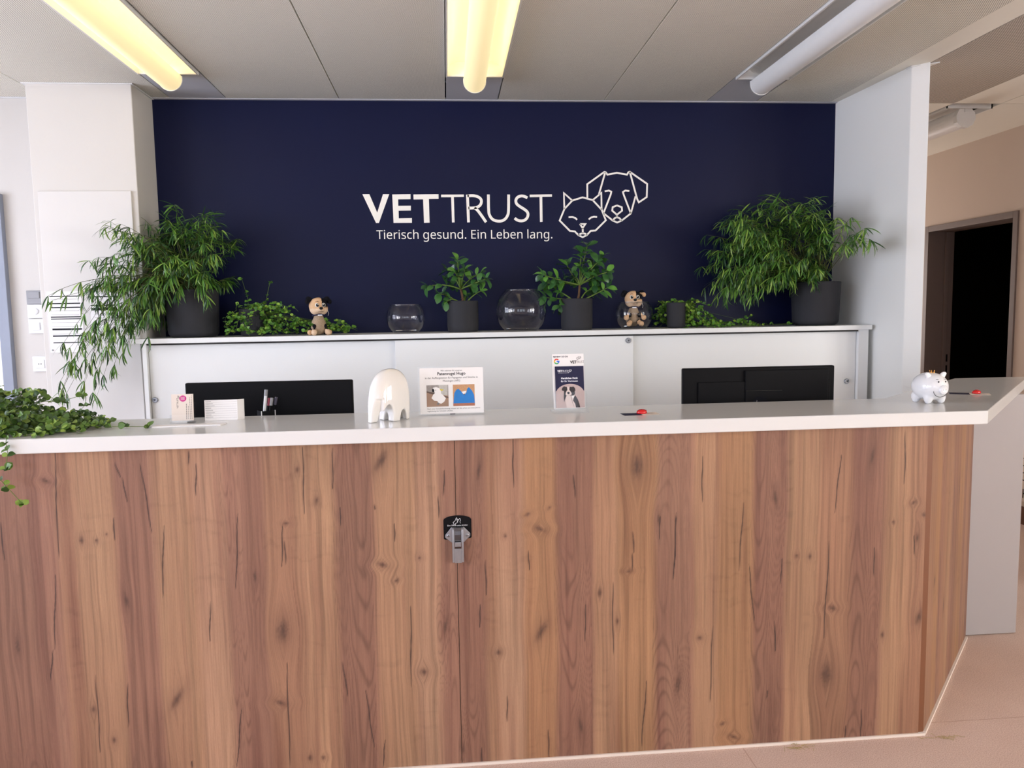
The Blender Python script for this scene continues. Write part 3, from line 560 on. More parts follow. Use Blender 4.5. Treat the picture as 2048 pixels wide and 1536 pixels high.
    hw = structure('window_9', MB().box(2.6, 2.66, 7.65, 7.7, .8, 2.2).box(3.64, 3.7, 7.65, 7.7, .8, 2.2).box(2.66, 3.64, 7.65, 7.7, .8, .86).box(2.66, 3.64, 7.65, 7.7, 2.14, 2.2), M['plastic_white'])
    MB().box(2.66, 3.64, 7.672, 7.678, .86, 2.14).build('pane', M['pane'], hw)
    # right wall of the hall with the open door
    dy0, dy1, dz = 4.985, 5.905, 2.09
    structure('wall_right', MB().box(3.9, 4.1, 2.6, dy0 - .045, 0, ZC + .1).box(3.9, 4.1, dy1 + .045, 7.7, 0, ZC + .1).box(3.9, 4.1, dy0 - .045, dy1 + .045, dz + .045, ZC + .1), M['hallwall'])
    structure('baseboard_right', MB().box(3.885, 3.9, 2.6, dy0 - .046, 0, .12).box(3.885, 3.9, dy1 + .046, 7.6, 0, .12), M['skirting'])
    d = MB()
    for y0, y1 in ((dy0 - .045, dy0), (dy1, dy1 + .045)): d.box(3.888, 4.112, y0, y1, 0, dz + .045)
    d.box(3.888, 4.112, dy0, dy1, dz, dz + .045)
    d.box(4.03, 4.06, dy0, dy0 + .02, 0, dz).box(4.03, 4.06, dy1 - .02, dy1, 0, dz)
    d = structure('door_1', d, M['door_frame'], bevel=.002)
    MB().box(4.062, 4.085, dy1 - .004, dy1 + .002, .93, 1.01).build('strike_plate', M['black'], d)
    MB().box(4.062, 4.085, dy1 - .004, dy1 + .002, 1.04, 1.10).build('strike_plate', M['black'], d)
    lm = Matrix.Translation((4.09, dy0 + .012, 0)) @ Matrix.Rotation(R(54.5), 4, 'Z')
    lf = MB().box(0, .86, 0, .042, .006, dz - .006).xf(lm).build('door_leaf', M['door_leaf'], d, bevel=.002)
    h = MB().lathe([(.024, 0), (.024, .008)], 20).xf(lm @ Matrix.Translation((.79, 0, 1.03)) @ Matrix.Rotation(R(90), 4, 'X'))
    h.build('rose', M['chrome'], lf)
    MB().tube([lm @ Vector(q) for q in ((.79, 0, 1.03), (.79, -.045, 1.03), (.78, -.055, 1.03), (.67, -.055, 1.03))], .009).build('handle', M['chrome'], lf, smooth=True)
    MB().tube([lm @ Vector(q) for q in ((.79, 0, .95), (.79, -.02, .95))], .012).build('lock_cylinder', M['chrome'], lf, smooth=True)
    MB().box(.30, .40, -.0015, .0005, 1.6, 1.75).xf(lm).build('notice', M['plastic_grey'], lf)
    # unlit store room behind the door, its darkness put into the wall colour
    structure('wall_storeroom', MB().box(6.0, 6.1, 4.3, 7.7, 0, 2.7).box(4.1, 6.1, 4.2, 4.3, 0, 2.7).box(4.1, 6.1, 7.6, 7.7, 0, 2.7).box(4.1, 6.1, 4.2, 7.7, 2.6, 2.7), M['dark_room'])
    structure('wall_lobby', MB().box(4.1, 6.2, 2.5, 2.6, 0, ZC + .1), M['hallwall'])
    # windows: left, front and right walls (behind the camera), with real openings
    def window_wall(name, axis, at, a0, a1, spans, wn):
        sill, head = .85, 2.5
        m = MB()
        def bx(mb, u0, u1, z0, z1, t0=-.06, t1=.06, k=0):
            if axis == 'x': mb.box(at + t0, at + t1, u0, u1, z0, z1, k)
            else: mb.box(u0, u1, at + t0, at + t1, z0, z1, k)
        edges = [a0] + [q for s in spans for q in s] + [a1]
        for i in range(0, len(edges), 2): bx(m, edges[i], edges[i + 1], 0, ZC + .1)
        for s in spans: bx(m, s[0], s[1], 0, sill); bx(m, s[0], s[1], head, ZC + .1)
        structure(name, m, M['wall'])
        for k, s in enumerate(spans):
            fr = MB(); w_ = .06
            bx(fr, s[0], s[0] + w_, sill, head, -.035, .035); bx(fr, s[1] - w_, s[1], sill, head, -.035, .035)
            bx(fr, s[0] + w_, s[1] - w_, sill, sill + w_, -.035, .035); bx(fr, s[0] + w_, s[1] - w_, head - w_, head, -.035, .035)
            mid = (s[0] + s[1]) / 2; bx(fr, mid - .04, mid + .04, sill + w_, head - w_, -.035, .035)
            fr = structure('window_%d' % (wn + k), fr, M['plastic_white'])
            for u0, u1 in ((s[0] + w_, mid - .04), (mid + .04, s[1] - w_)):
                pb = MB(); bx(pb, u0, u1, sill + w_, head - w_, -.003, .003); pb.build('pane', M['pane'], fr)
    window_wall('wall_left', 'x', -4.05, -4.6, 4.5, [(-2.2, -.5), (-.1, 1.6), (2.0, 3.7)], 1)
    window_wall('wall_front', 'y', -4.5, -4.1, 6.1, [(-3.2, -1.6), (-1.2, .4), (.8, 2.2)], 4)
    window_wall('wall_side', 'x', 6.05, -4.6, 2.6, [(-3.8, -2.0), (-1.4, .4)], 7)
    # door at the far left edge, grey frame around a pale leaf
    d2 = MB().box(-2.446, -2.392, 4.405, 4.445, 0, 2.19).box(-3.3, -2.446, 4.405, 4.445, 2.12, 2.19).box(-3.36, -3.3, 4.405, 4.445, 0, 2.19)
    d2 = structure('door_2', d2, M['grey_frame'], bevel=.002)
    MB().box(-3.3, -2.446, 4.415, 4.44, .005, 2.12).build('door_leaf', M['wing'], d2)
room()

# switches and socket on the white wall left of the pillar
def switch_plate(x, z, w, h, label, mats, rocker):
    o = MB().box(x - w / 2, x + w / 2, 4.426, 4.44, z - h / 2, z + h / 2).build('switch_plate', mats, None, bevel=.003)
    tag(o, label, 'switch', 'switch plates on the wall')
    rocker(o, x, z)
def room_unit(o, x, z):
    MB().box(x - .03, x + .03, 4.421, 4.427, z - .005, z + .03).build('display', M['plastic_grey'], o, bevel=.002)
def rocker(o, x, z):
    MB().box(x - .022, x + .022, 4.420, 4.427, z - .022, z + .022).build('rocker', M['plastic_white'], o, bevel=.004)
def dial(o, x, z):
    m = MB().lathe([(.018, 0), (.018, .008), (.015, .010)], 20).xf(Matrix.Translation((x, 4.428, z)) @ Matrix.Rotation(R(90), 4, 'X'))
    m.build('dial', M['plastic_white'], o, auto=40)
def outlet(o, x, z):
    MB().box(x - .024, x + .024, 4.422, 4.427, z - .024, z + .024).build('insert', M['plastic_white'], o, bevel=.003)
    for dx in (-.006, .006):
        MB().lathe([(.003, 0), (.003, .001)], 10).xf(Matrix.Translation((x + dx, 4.4222, z)) @ Matrix.Rotation(R(90), 4, 'X')).build('pin_hole', M['ink'], o)
switch_plate(-2.262, 1.63, .082, .075, 'grey fronted room control, topmost of the plates left of the pillar', M['plastic_grey'], room_unit)
switch_plate(-2.262, 1.553, .082, .075, 'white dial switch right below the grey room control', M['plastic_white'], dial)
switch_plate(-2.262, 1.471, .082, .08, 'white rocker switch, third plate down beside the pillar', M['plastic_white'], rocker)
switch_plate(-2.255, 1.262, .082, .085, 'white wall socket low beside the pillar, under the switches', M['plastic_white'], outlet)

# ------------------------------------------------------------------ ceiling lamps
def lamp(x0, y0, y1, label, lit, group='long ceiling lamps with half round baskets'):
    cx = x0 + .1475; wd = .285
    t = thing('ceiling_lamp', (cx, (y0 + y1) / 2, ZC), label, 'ceiling lamp', group)
    # two concave reflector channels side by side
    prof = []
    for s in (-1, 1):
        for k in range(13):
            a = PI * k / 12
            prof.append((s * .071 - .069 * math.cos(a), .052 * math.sin(a)))
    m = MB(); n = len(prof)
    v = [(cx + u, y0, ZC + .012 + q) for u, q in prof] + [(cx + u, y1, ZC + .012 + q) for u, q in prof]
    m.add(v, [(i, i + 1, n + i + 1, n + i) for i in range(n - 1)])
    m.build('reflector', M['trough'], t, smooth=False, auto=50)
    for yy in (y0, y1 - .004):
        for s in (-1, 1):
            e = MB()
            pts = [(s * .071 - .070 * math.cos(PI * k / 12), .012 + .053 * math.sin(PI * k / 12)) for k in range(13)]
            pts += [(s * .071 + .0705, -.008), (s * .071 - .0705, -.008)]
            e.prism(pts, yy, yy + .004, lambda u, w, q: (cx + u, q, ZC + w))
            e.build('end_reflector', M['trough'], t)
    r = MB()
    for s in (-1, 1):
        a = cx + s * wd / 2; r.box(a - .004, a + .004, y0 - .004, y1 + .004, ZC - .012, ZC + .018)
    r.box(cx - wd / 2, cx + wd / 2, y1, y1 + .005, ZC - .01, ZC + .018).box(cx - wd / 2, cx + wd / 2, y0 - .005, y0, ZC - .01, ZC + .018)
    r.build('rim', M['rim'], t)
    # half round perforated basket below the tube, open at the top
    rr = .056; zc = ZC - .024; b = MB(); N = 20; th = .002
    ye = y1 + .025
    out = [(-rr, .013)] + [(rr * math.cos(PI + PI * k / N), rr * math.sin(PI + PI * k / N)) for k in range(N + 1)] + [(rr, .013)]
    inn = [(rr - th, .013)] + [((rr - th) * math.cos(PI + PI * k / N), (rr - th) * math.sin(PI + PI * k / N)) for k in range(N + 1)][::-1] + [(th - rr, .013)]
    b.prism(out + inn, y0 - .02, ye, lambda u, w, q: (cx + u, q, zc + w))
    bm_ = M['basket'] if lit else M['tube_off']
    b.build('basket', bm_, t, auto=40)
    for yy in (y0 - .026, ye):
        c = MB(); c.prism([(u * 1.05, w * 1.05) for u, w in out], yy, yy + .006, lambda u, w, q: (cx + u, q, zc + w))
        c.build('end_cap', M['rim'] , t)
    MB().tube([(cx, y0 + .02, zc + .012), (cx, y1 - .005, zc + .012)], .014, 12).build('tube', M['glow_inner'] if lit else M['tube_off'], t, smooth=True)
lamp(-1.475, 2.33, 3.97, 'lit ceiling lamp on the left, above the white pillar', True)
lamp(.025, 2.33, 3.97, 'lit ceiling lamp in the middle, above the wall logo', True)
lamp(1.53, 2.33, 3.97, 'unlit grey ceiling lamp on the right, near the wing wall', False)
def hall_lamp():
    t = thing('ceiling_lamp', (3.2, 5, ZC), 'unlit round ceiling lamp in the hall behind the wing wall', 'ceiling lamp', 'long ceiling lamps with half round baskets')
    cx = 3.2; y0, y1 = 4.50, 6.1; zc = ZC - .055
    m = MB().box(cx - .147, cx + .147, y0, y0 + .006, ZC - .01, ZC + .02).box(cx - .147, cx - .139, y0, y1, ZC - .01, ZC + .02).box(cx + .139, cx + .147, y0, y1, ZC - .01, ZC + .02)
    m.build('rim', M['rim'], t)
    MB().box(cx - .139, cx + .139, y0, y1, ZC + .03, ZC + .04).build('reflector', M['trough'], t)
    MB().tube([(cx, y0 + .06, zc), (cx, y0 + .5, zc)], .058, 24).build('diffuser', M['tube_off'], t, auto=40)
    MB().tube([(cx, y0 + .03, zc), (cx, y0 + .062, zc)], .064, 10).build('end_cap', M['rim'], t)
    MB().tube([(cx, y0 + .5, zc), (cx, y0 + .53, zc)], .064, 10).build('end_cap', M['rim'], t)
    MB().box(cx - .012, cx + .012, y0 + .025, y0 + .05, zc + .03, ZC + .03).build('bracket', M['rim'], t)
hall_lamp()
# the row behind the camera, seen only as reflections and light
lamp(-1.475, -1.98, -.32, 'lit ceiling lamp behind the camera on the left', True)
lamp(.025, -1.98, -.32, 'lit ceiling lamp behind the camera in the middle', True)
lamp(1.53, -1.98, -.32, 'unlit ceiling lamp behind the camera on the right', False)
# ------------------------------------------------------------------ navy wall lettering
def wallfn(x, z, w): return (x, 4.44 - w, z)
def wall_sign():
    t = thing('wall_lettering', (.37, 4.44, 2.1), 'large cream company lettering, slogan and cat and dog line drawing on the navy wall', 'wall sign')
    for k in ('V', 'E', 'T', 't', 't2'):
        flat_shape([LETTER_POLYS[k]], wallfn, 0, .0015).build('letter', M['logo'], t)
    for k in ('R', 'U', 'S'):
        m = MB()
        for s in LETTER_STROKES[k]: ribbon(m, smooth_line(s), .0158, wallfn, 0, .0015)
        m.build('letter', M['logo'], t)
    # slogan
    (xa, za), (xb, zb) = SLOGAN_SPAN
    txt = 'Tierisch gesund. Ein Leben lang.'
    tot = sum(GLYPHS[c][0] for c in txt); k = (xb - xa) / (tot - 60)
    x = 0
    for c in txt:
        adv, loops = GLYPHS[c]
        if loops:
            f = lambda u, v, w, x=x: (xa + (x + u) * k, 4.44 - w, za + (zb - za) * (x + u) / tot + v * k * 1.02)
            flat_shape(loops, f, 0, .0015).build('letter', M['logo'], t)
        x += adv
    m = MB()
    for s in CAT_LINES: ribbon(m, s, .0098, wallfn, 0, .0015)
    m.build('cat_drawing', M['logo'], t)
    m = MB()
    for s in DOG_LINES: ribbon(m, s, .0098, wallfn, 0, .0015)
    m.build('dog_drawing', M['logo'], t)
def smooth_line(p, n=4):
    """Catmull-Rom through the points when there are more than three of them"""
    if len(p) < 4: return p
    P = [Vector(q) for q in p]; P = [P[0] * 2 - P[1]] + P + [P[-1] * 2 - P[-2]]; out = []
    for i in range(1, len(P) - 2):
        a, b, c, d = P[i - 1:i + 3]
        for k in range(n):
            t = k / n
            out.append(.5 * ((2 * b) + (c - a) * t + (2 * a - 5 * b + 4 * c - d) * t * t + (3 * b - a - 3 * c + d) * t ** 3))
    return [tuple(q) for q in out] + [tuple(p[-1])]
wall_sign()

# ------------------------------------------------------------------ sideboard
SBT = 1.40
def sideboard():
    y0, y1 = 4.005, 4.435
    xl, xr = -1.545, 2.312
    t = thing('sideboard', (.38, 4.2, 0), 'long white sideboard with three sliding doors below the navy wall', 'sideboard')
    # the carcass stands in front of the pillar on its left end
    top = MB().box(-1.595, xr + .012, y0 - .012, 4.15, SBT - .025, SBT).box(-1.572, xr + .004, 4.15, y1, SBT - .025, SBT)
    top.build('top', M['white'], t, bevel=.0015)
    MB().box(xl, xl + .02, y0 + .004, 4.14, .05, SBT - .0255).build('side_panel', M['white'], t)
    MB().box(xr - .055, xr, y0 + .004, y1, .05, SBT - .0255).build('side_panel', M['white'], t)
    MB().box(xl + .02, xr - .055, y0 + .06, 4.14, .05, SBT - .0255).build('carcass', M['dark_gap'], t)
    MB().box(xl, xr, y0 + .03, 4.13, 0, .05).build('plinth', M['dark_gap'], t)
    MB().box(xl + .02, xr - .055, y0 + .012, y0 + .058, SBT - .034, SBT - .026).build('rail', M['dark_gap'], t)
    def lock(x, z, yf, par):
        m = MB().lathe([(.0145, 0), (.0145, .005), (.012, .008), (.0075, .008), (.0075, .004)], 24)
        m.xf(Matrix.Translation((x, yf, z)) @ Matrix.Rotation(R(90), 4, 'X'))
        l = m.build('lock', M['chrome'], par, auto=40)
        MB().box(x - .0012, x + .0012, yf - .0092, yf - .0075, z - .004, z + .004).build('keyhole', M['ink'], l)
    zb, zt = .06, SBT - .034
    a = MB().box(xl + .022, .0, y0 + .03, y0 + .048, zb, zt).build('door', M['white'], t, bevel=.001)
    lock(-1.505, 1.085, y0 + .03, a)
    b = MB().box(-.272, .994, y0 + .006, y0 + .024, zb, zt).build('door', M['white'], t, bevel=.001)
    lock(.968, SBT - .058, y0 + .006, b)
    c = MB().box(.93, xr - .057, y0 + .03, y0 + .048, zb, zt).build('door', M['white'], t, bevel=.001)
    lock(2.206, 1.09, y0 + .03, c)
sideboard()

# ------------------------------------------------------------------ reception counter
def vnoise(u, v, seed):
    g = np.random.RandomState(seed).rand(256, 256)
    iu = np.floor(u).astype(int); iv = np.floor(v).astype(int)
    fu = u - iu; fv = v - iv
    fu = fu * fu * (3 - 2 * fu); fv = fv * fv * (3 - 2 * fv)
    a = g[iu % 256, iv % 256]; b = g[(iu + 1) % 256, iv % 256]; c = g[iu % 256, (iv + 1) % 256]; d = g[(iu + 1) % 256, (iv + 1) % 256]
    return (a * (1 - fu) + b * fu) * (1 - fv) + (c * (1 - fu) + d * fu) * fv

TONE = {k: np.array(srgb(*c)[:3]) for k, c in dict(
    L=(163, 126, 97), W=(172, 135, 107), P=(140, 103, 84), N=(148, 110, 90), M=(154, 116, 90), O=(161, 122, 89)).items()}

def wood_print(S, Z, strips, cracks, knots, seed=3):
    """the printed oak pattern at board coordinates S (across) and Z (along the grain)"""
    wx = .010 * (vnoise(S * 7 + 20, Z * 2.2 + 20, seed) - .5) + .006 * (vnoise(S * 18 + 50, Z * 6 + 9, seed + 1) - .5)
    kd = np.zeros_like(S); halo = np.zeros_like(S)
    for x, z, a, b, ang in knots:
        dx, dz = S - x, Z - z
        near = (abs(dx) < a * 9) & (abs(dz) < b * 7)
        if not near.any(): continue
        dx, dz = dx[near], dz[near]
        c, s = math.cos(R(ang)), math.sin(R(ang))
        u = (dx * c - dz * s) / a; v = (dx * s + dz * c) / b
        rr = np.sqrt(u * u + v * v)
        k = np.exp(-(rr / .85) ** 2.6)
        n = vnoise(S[near] * 260 + 9, Z[near] * 160 + 9, seed + 5)
        kd[near] = np.maximum(kd[near], k * (.35 + .65 * n))
        core = np.exp(-((u * 2.6) ** 2 + (v * 1.5) ** 2)) * .9
        kd[near] = np.maximum(kd[near], core)
        halo[near] = np.maximum(halo[near], np.exp(-(rr / 2.2) ** 2) * .5)
        wx[near] += -np.sign(dx) * a * 1.3 * np.exp(-(dx / (a * 3)) ** 2 - (dz / (b * 2.6)) ** 2)
    g = S + wx
    # strips with slightly wandering edges
    ed = np.array([s[0] for s in strips]); names = [s[1] for s in strips]
    gs = S + wx * .9 + .012 * (vnoise(S * 0 + 3, Z * 2.4 + 5, seed + 9) - .5)
    idx = np.clip(np.searchsorted(ed, gs) - 1, 0, len(ed) - 1)
    base = np.array([TONE[n] for n in names])
    col = base[idx]
    blend = np.clip((gs - ed[idx]) / .022, 0, 1)[:, None]
    col = base[np.maximum(idx - 1, 0)] * (1 - blend) + col * blend
    isP = np.isin(np.array(names), ['P', 'N'])[idx]
    # slow tonal drift along each strip
    dr = vnoise(idx * 3.7 + 3, Z * 2.6 + idx, seed + 2) - .5
    col = col * (1 + .22 * dr)[:, None]
    pk = vnoise(idx * 2.9 + 8 + S * 6, Z * 1.7 + idx * .6, seed + 3)
    col = col * (1 - .10 * pk[:, None] * np.array([.4, 1, .8]))
    # growth lines
    l1 = vnoise(g * 150 + idx * 5, Z * 1.6 + idx, seed + 4)
    l2 = vnoise(g * 330 + idx * 9, Z * 4 + idx, seed + 6)
    lines = np.clip((l1 - .52) * 2.6, 0, 1) * .24 + np.clip((l2 - .5) * 2, 0, 1) * .15
    # cathedral figure in the reddish strips
    w = np.append(ed[1:], ed[-1] + .08)[idx] - ed[idx]
    u = (gs - ed[idx]) / w - .5 + .25 * np.sin(idx * 2.1)
    act = np.clip((vnoise(idx * 1.3 + 4, Z * 2.6 + idx * 2.2, seed + 7) - .40) * 5, 0, 1) * isP
    ph = Z * 7.5 * np.where(idx % 2 == 0, 1, -1) + (u * 2.4) ** 2 * 3.0 + 4.2 * vnoise(S * 9 + idx, Z * 2.6 + idx, seed + 8) + 1.0 * vnoise(S * 30 + idx, Z * 9, seed + 13)
    cat = np.clip(np.sin(ph * 2 * PI / .85) * .5 + .5, 0, 1) ** 4
    lines = np.maximum(lines * (1 - .5 * act), cat * act * .30)
    # medullary flecks across the grain in the pale strips
    fl = np.clip((vnoise(S * 16 + 7, Z * 75 + 2 * vnoise(S * 40, Z * 10, 5), seed + 10) - .72) * 4, 0, 1) * np.clip((vnoise(S * 9, Z * 5, seed + 11) - .55) * 6, 0, 1) * ~isP
    lines = lines + .10 * fl
    col = col * (1 - lines)[:, None]
    # soft dark streaks
    st = np.clip((vnoise(g * 26 + 40, Z * 1.1 + 3, seed + 12) - .68) * 3.5, 0, 1) * .26 + np.clip((vnoise(g * 75 + 10, Z * 1.7 + 6, seed + 14) - .62) * 3, 0, 1) * .20 - np.clip((vnoise(g * 48 + 70, Z * 1.3 + 9, seed + 15) - .66) * 3, 0, 1) * .12
    col = col * (1 - st[:, None] * np.array([.8, 1, .9]))
    dark = np.zeros_like(S)
    for x0, z0, x1, z1 in cracks:
        lo, hi = min(z0, z1), max(z0, z1)
        near = (Z > lo - .02) & (Z < hi + .02) & (S > min(x0, x1) - .03) & (S < max(x0, x1) + .03)
        if not near.any(): continue
        t = (Z[near] - z0) / (z1 - z0)
        tt = np.clip(t, 0, 1)
        xc = x0 + (x1 - x0) * tt + (.0022) * np.sin(tt * 5.3 + x0 * 40) * np.minimum(1, (hi - lo) * 6) * np.sin(PI * tt)
        d = abs(S[near] - xc)
        wd = .0013 * np.clip(4 * t * (1 - t), 0, 1) ** .5
        k = np.clip((wd + .0012 - d) / .0016, 0, 1) * (t > 0) * (t < 1)
        dark[near] = np.maximum(dark[near], k * .93)
        halo[near] = np.maximum(halo[near], np.exp(-(d / .007) ** 2) * np.clip(4 * t * (1 - t), 0, 1) * .26)
    hcol = np.array(srgb(96, 66, 56)[:3]); kcol = np.array(srgb(78, 56, 48)[:3]); ccol = np.array(srgb(40, 31, 32)[:3])
    col = col * (1 - halo[:, None] * .62) + hcol * halo[:, None] * .62
    kk = np.clip(kd * .95, 0, 1)[:, None]
    col = col * (1 - kk) + kcol * kk
    col = col * (1 - dark[:, None]) + ccol * dark[:, None]
    return col, g

def wood_panel(name, s0, s1, z0, z1, place, parent, strips, cracks, knots, sx, sz, thick, normal, seed=3):
    nx = int((s1 - s0) / sx) + 1; nz = int((z1 - z0) / sz) + 1
    s = np.linspace(s0, s1, nx); z = np.linspace(z0, z1, nz)
    Sg, Zg = np.meshgrid(s, z); S = Sg.ravel(); Z = Zg.ravel()
    P = place(S)
    co = np.stack([P[0], P[1], Z], 1)
    i = np.arange((nz - 1) * nx).reshape(nz - 1, nx)[:, :-1].ravel()
    faces = np.stack([i, i + 1, i + nx + 1, i + nx], 1)
    n0 = len(co)
    # rim and back, so the board has its real thickness
    ring = [0, nx - 1, nx * nz - 1, nx * (nz - 1)]
    back = co[ring] + np.array(normal) * -thick
    co2 = np.concatenate([co, back])
    extra = [[n0 + 3, n0 + 2, n0 + 1, n0]]
    for a, b in ((0, 1), (1, 2), (2, 3), (3, 0)): extra.append([ring[a], n0 + a, n0 + b, ring[b]])
    me = bpy.data.meshes.new(name)
    nf = len(faces) + len(extra)
    me.vertices.add(len(co2)); me.vertices.foreach_set('co', co2.astype(np.float32).ravel())
    allf = np.concatenate([faces.ravel(), np.array(extra).ravel()]).astype(np.int32)
    me.loops.add(nf * 4); me.loops.foreach_set('vertex_index', allf)
    me.polygons.add(nf); me.polygons.foreach_set('loop_start', np.arange(0, nf * 4, 4, dtype=np.int32))
    me.update(calc_edges=True); me.validate()
    col, g = wood_print(S, Z, strips, cracks, knots, seed)
    cc = np.concatenate([col, np.tile(np.array(srgb(110, 72, 50)[:3]), (4, 1))])
    gg = np.concatenate([np.stack([g, g * 0, Z], 1), np.zeros((4, 3))])
    a = me.attributes.new('print', 'FLOAT_VECTOR', 'POINT'); a.data.foreach_set('vector', cc.astype(np.float32).ravel())
    a = me.attributes.new('grain', 'FLOAT_VECTOR', 'POINT'); a.data.foreach_set('vector', gg.astype(np.float32).ravel())
    me.materials.append(M['wood'])
    o = bpy.data.objects.new(name, me)
    return link(o, parent)

WT = 1.146
def counter():
    t = thing('reception_counter', (.3, 2.6, 0), 'oak decor reception counter with a slanted right end under the white worktop', 'counter')
    zt = 1.100
    yf = 2.413
    flat = lambda S: (S, S * 0 + yf)
    wood_panel('front_panel', -1.95, .0138, .008, zt, flat, t, WOOD_STRIPS, WOOD_CRACKS, WOOD_KNOTS, .0026, .006, .018, (0, -1, 0))
    wood_panel('front_panel', .0158, 1.612, .008, zt, flat, t, WOOD_STRIPS, WOOD_CRACKS, WOOD_KNOTS, .0026, .006, .018, (0, -1, 0))
    # slanted end
    a = Vector((1.634, 2.417, 0)); b = Vector((2.30, 3.128, 0)); d = (b - a); L = d.length; d.normalize()
    sl = lambda S: (a.x + d.x * (S - 5), a.y + d.y * (S - 5))
    strips = [(5 + x, c) for x, c in ((-.02, 'M'), (.10, 'O'), (.19, 'N'), (.27, 'M'), (.36, 'L'), (.44, 'N'), (.55, 'M'), (.63, 'O'), (.74, 'N'), (.82, 'M'), (.9, 'P'))]
    kn = [(5.12, .52, .01, .02, 0), (5.33, .36, .008, .03, 0), (5.62, .75, .007, .02, 0)]
    wood_panel('side_panel', 5, 5 + L, .012, zt, sl, t, strips, [(5.22, .2, 5.225, .6), (5.5, .5, 5.5, .9)], kn, .004, .01, .018, (d.y, -d.x, 0), 31)
    # brown edge strip in the corner joint
    MB().prism([(1.613, 2.416), (1.633, 2.4175), (1.634, 2.44), (1.613, 2.44)], .008, zt, lambda u, w, q: (u, w, q)).build('corner_edge', M['edge_brown'], t)
    MB().box(.0138, .0158, yf + .006, yf + .012, .008, zt).build('joint', M['dark_gap'], t)
    # grey end panel under the projecting worktop
    MB().box(2.02, 2.558, 3.150, 3.190, .004, zt).build('end_panel', M['grey_panel'], t, bevel=.0015)
    # pale sealing strip along the foot
    n = Vector((d.y, -d.x, 0))
    MB().box(-1.95, 1.635, yf - .006, yf + .01, 0, .009).build('foot_strip', M['paper_warm'], t)
    p = [a + n * .008, b + n * .008, b - n * .008, a - n * .008]
    MB().prism([(q.x, q.y) for q in p], 0, .011, lambda u, w, q: (u, w, q)).build('foot_strip', M['paper_warm'], t)
    # inner carcass and desk on the staff side
    MB().box(-1.95, 1.60, yf + .019, 2.47, .0, zt - .001).build('carcass', M['dark_gap'], t)
    t2 = thing('desk', (0, 3.0, 0), 'white staff desk behind the counter, carrying the monitors', 'desk')
    MB().box(-1.9, 1.56, 2.48, 3.28, .715, .74).build('desk_top', M['white'], t2, bevel=.002)
    for x in (-1.85, 1.48):
        MB().box(x, x + .04, 2.52, 3.24, 0, .7149).build('leg', M['grey_panel'], t2)
    # worktop
    pts = [(-2.05, 2.386), (1.803, 2.386), (2.838, 3.487), (2.452, 3.487), (1.676, 2.790), (-2.05, 2.790)]
    w = MB().prism(pts, WT - .046, WT, lambda u, v, q: (u, v, q)).build('worktop', M['worktop'], None, bevel=.0035, seg=3)
    tag(w, 'continuous white worktop along the top of the oak counter', 'worktop')
counter()
# ------------------------------------------------------------------ plants
def leaf_shape(L, Wd, n, width, droop, fold=.12, across=1):
    """a leaf along +Y, its face towards +Z, hanging by 'droop' towards its tip"""
    v = []; f = []
    for k in range(n + 1):
        t = k / n; w = Wd / 2 * width(t)
        a = droop * t
        y = L * (math.sin(a) / droop if droop else t); z = -L * ((1 - math.cos(a)) / droop if droop else 0)
        row = [(-w, y, z + fold * w), (0, y, z), (w, y, z + fold * w)]
        v += row
    for k in range(n):
        b = k * 3
        f += [(b, b + 1, b + 4, b + 3), (b + 1, b + 2, b + 5, b + 4)]
    return v, f
lance = lambda t: max(.04, math.sin(PI * min(1, t * .94 + .06)) ** .7)
obov = lambda t: max(.06, math.sin(PI * t ** 1.25) ** .62)
roundl = lambda t: max(.08, math.sin(PI * t) ** .5)

def aim(pos, d, roll=0, up=Vector((0, 0, 1))):
    d = d.normalized(); x = d.cross(up)
    if x.length < .05: x = Vector((1, 0, 0))
    x.normalize(); z = x.cross(d)
    m = Matrix((x, d, z)).transposed().to_4x4()
    return Matrix.Translation(pos) @ m @ Matrix.Rotation(roll, 4, 'Y')

def fill_plant(root, shapes, mats, places, n_parts, rest_name='foliage', front=(0, -1, 0), part='leaf'):
    """places: (matrix, scale). The nearest ones become leaf parts sharing meshes, the rest one mass."""
    meshes = []
    for i, (v, f) in enumerate(shapes):
        for j, m in enumerate(mats):
            me = bpy.data.meshes.new('leaf'); me.from_pydata(v, [], f); me.materials.append(m)
            me.polygons.foreach_set('use_smooth', [True] * len(f)); me.update(); meshes.append(me)
    order = sorted(places, key=lambda p: p[0].translation.y)
    rng = random.Random(len(places))
    inv = world_of(root).inverted()
    for mt, sc in order[:n_parts]:
        me = meshes[int(rng.random() ** 1.0 * len(shapes)) * len(mats) + rng.choice((0, 0, 1, 2))]
        o = bpy.data.objects.new(part, me); COL.objects.link(o); o.parent = root
        o.matrix_basis = inv @ mt @ Matrix.Scale(sc, 4)
    if order[n_parts:]:
        V = []; F = []; MI = []
        sh = [(np.array(v), f) for v, f in shapes]
        for mt, sc in order[n_parts:]:
            v, f = sh[rng.randrange(len(shapes))]; mi = rng.choice((0, 0, 1, 1, 2))
            A = np.array(mt)[:3, :3] * sc; p = v @ A.T + np.array(mt)[:3, 3]
            b = len(V); V += [tuple(q) for q in p]
            F += [[b + i for i in q] for q in f]; MI += [mi] * len(f)
        me = bpy.data.meshes.new(rest_name); me.from_pydata(V, [], F)
        for m in mats: me.materials.append(m)
        me.polygons.foreach_set('material_index', MI); me.polygons.foreach_set('use_smooth', [True] * len(F)); me.update()
        o = bpy.data.objects.new(rest_name, me); link(o, root); o['kind'] = 'stuff'

def bez(a, b, c, t): return a * (1 - t) ** 2 + b * 2 * t * (1 - t) + c * t * t
def bezd(a, b, c, t): return (b - a) * 2 * (1 - t) + (c - b) * 2 * t

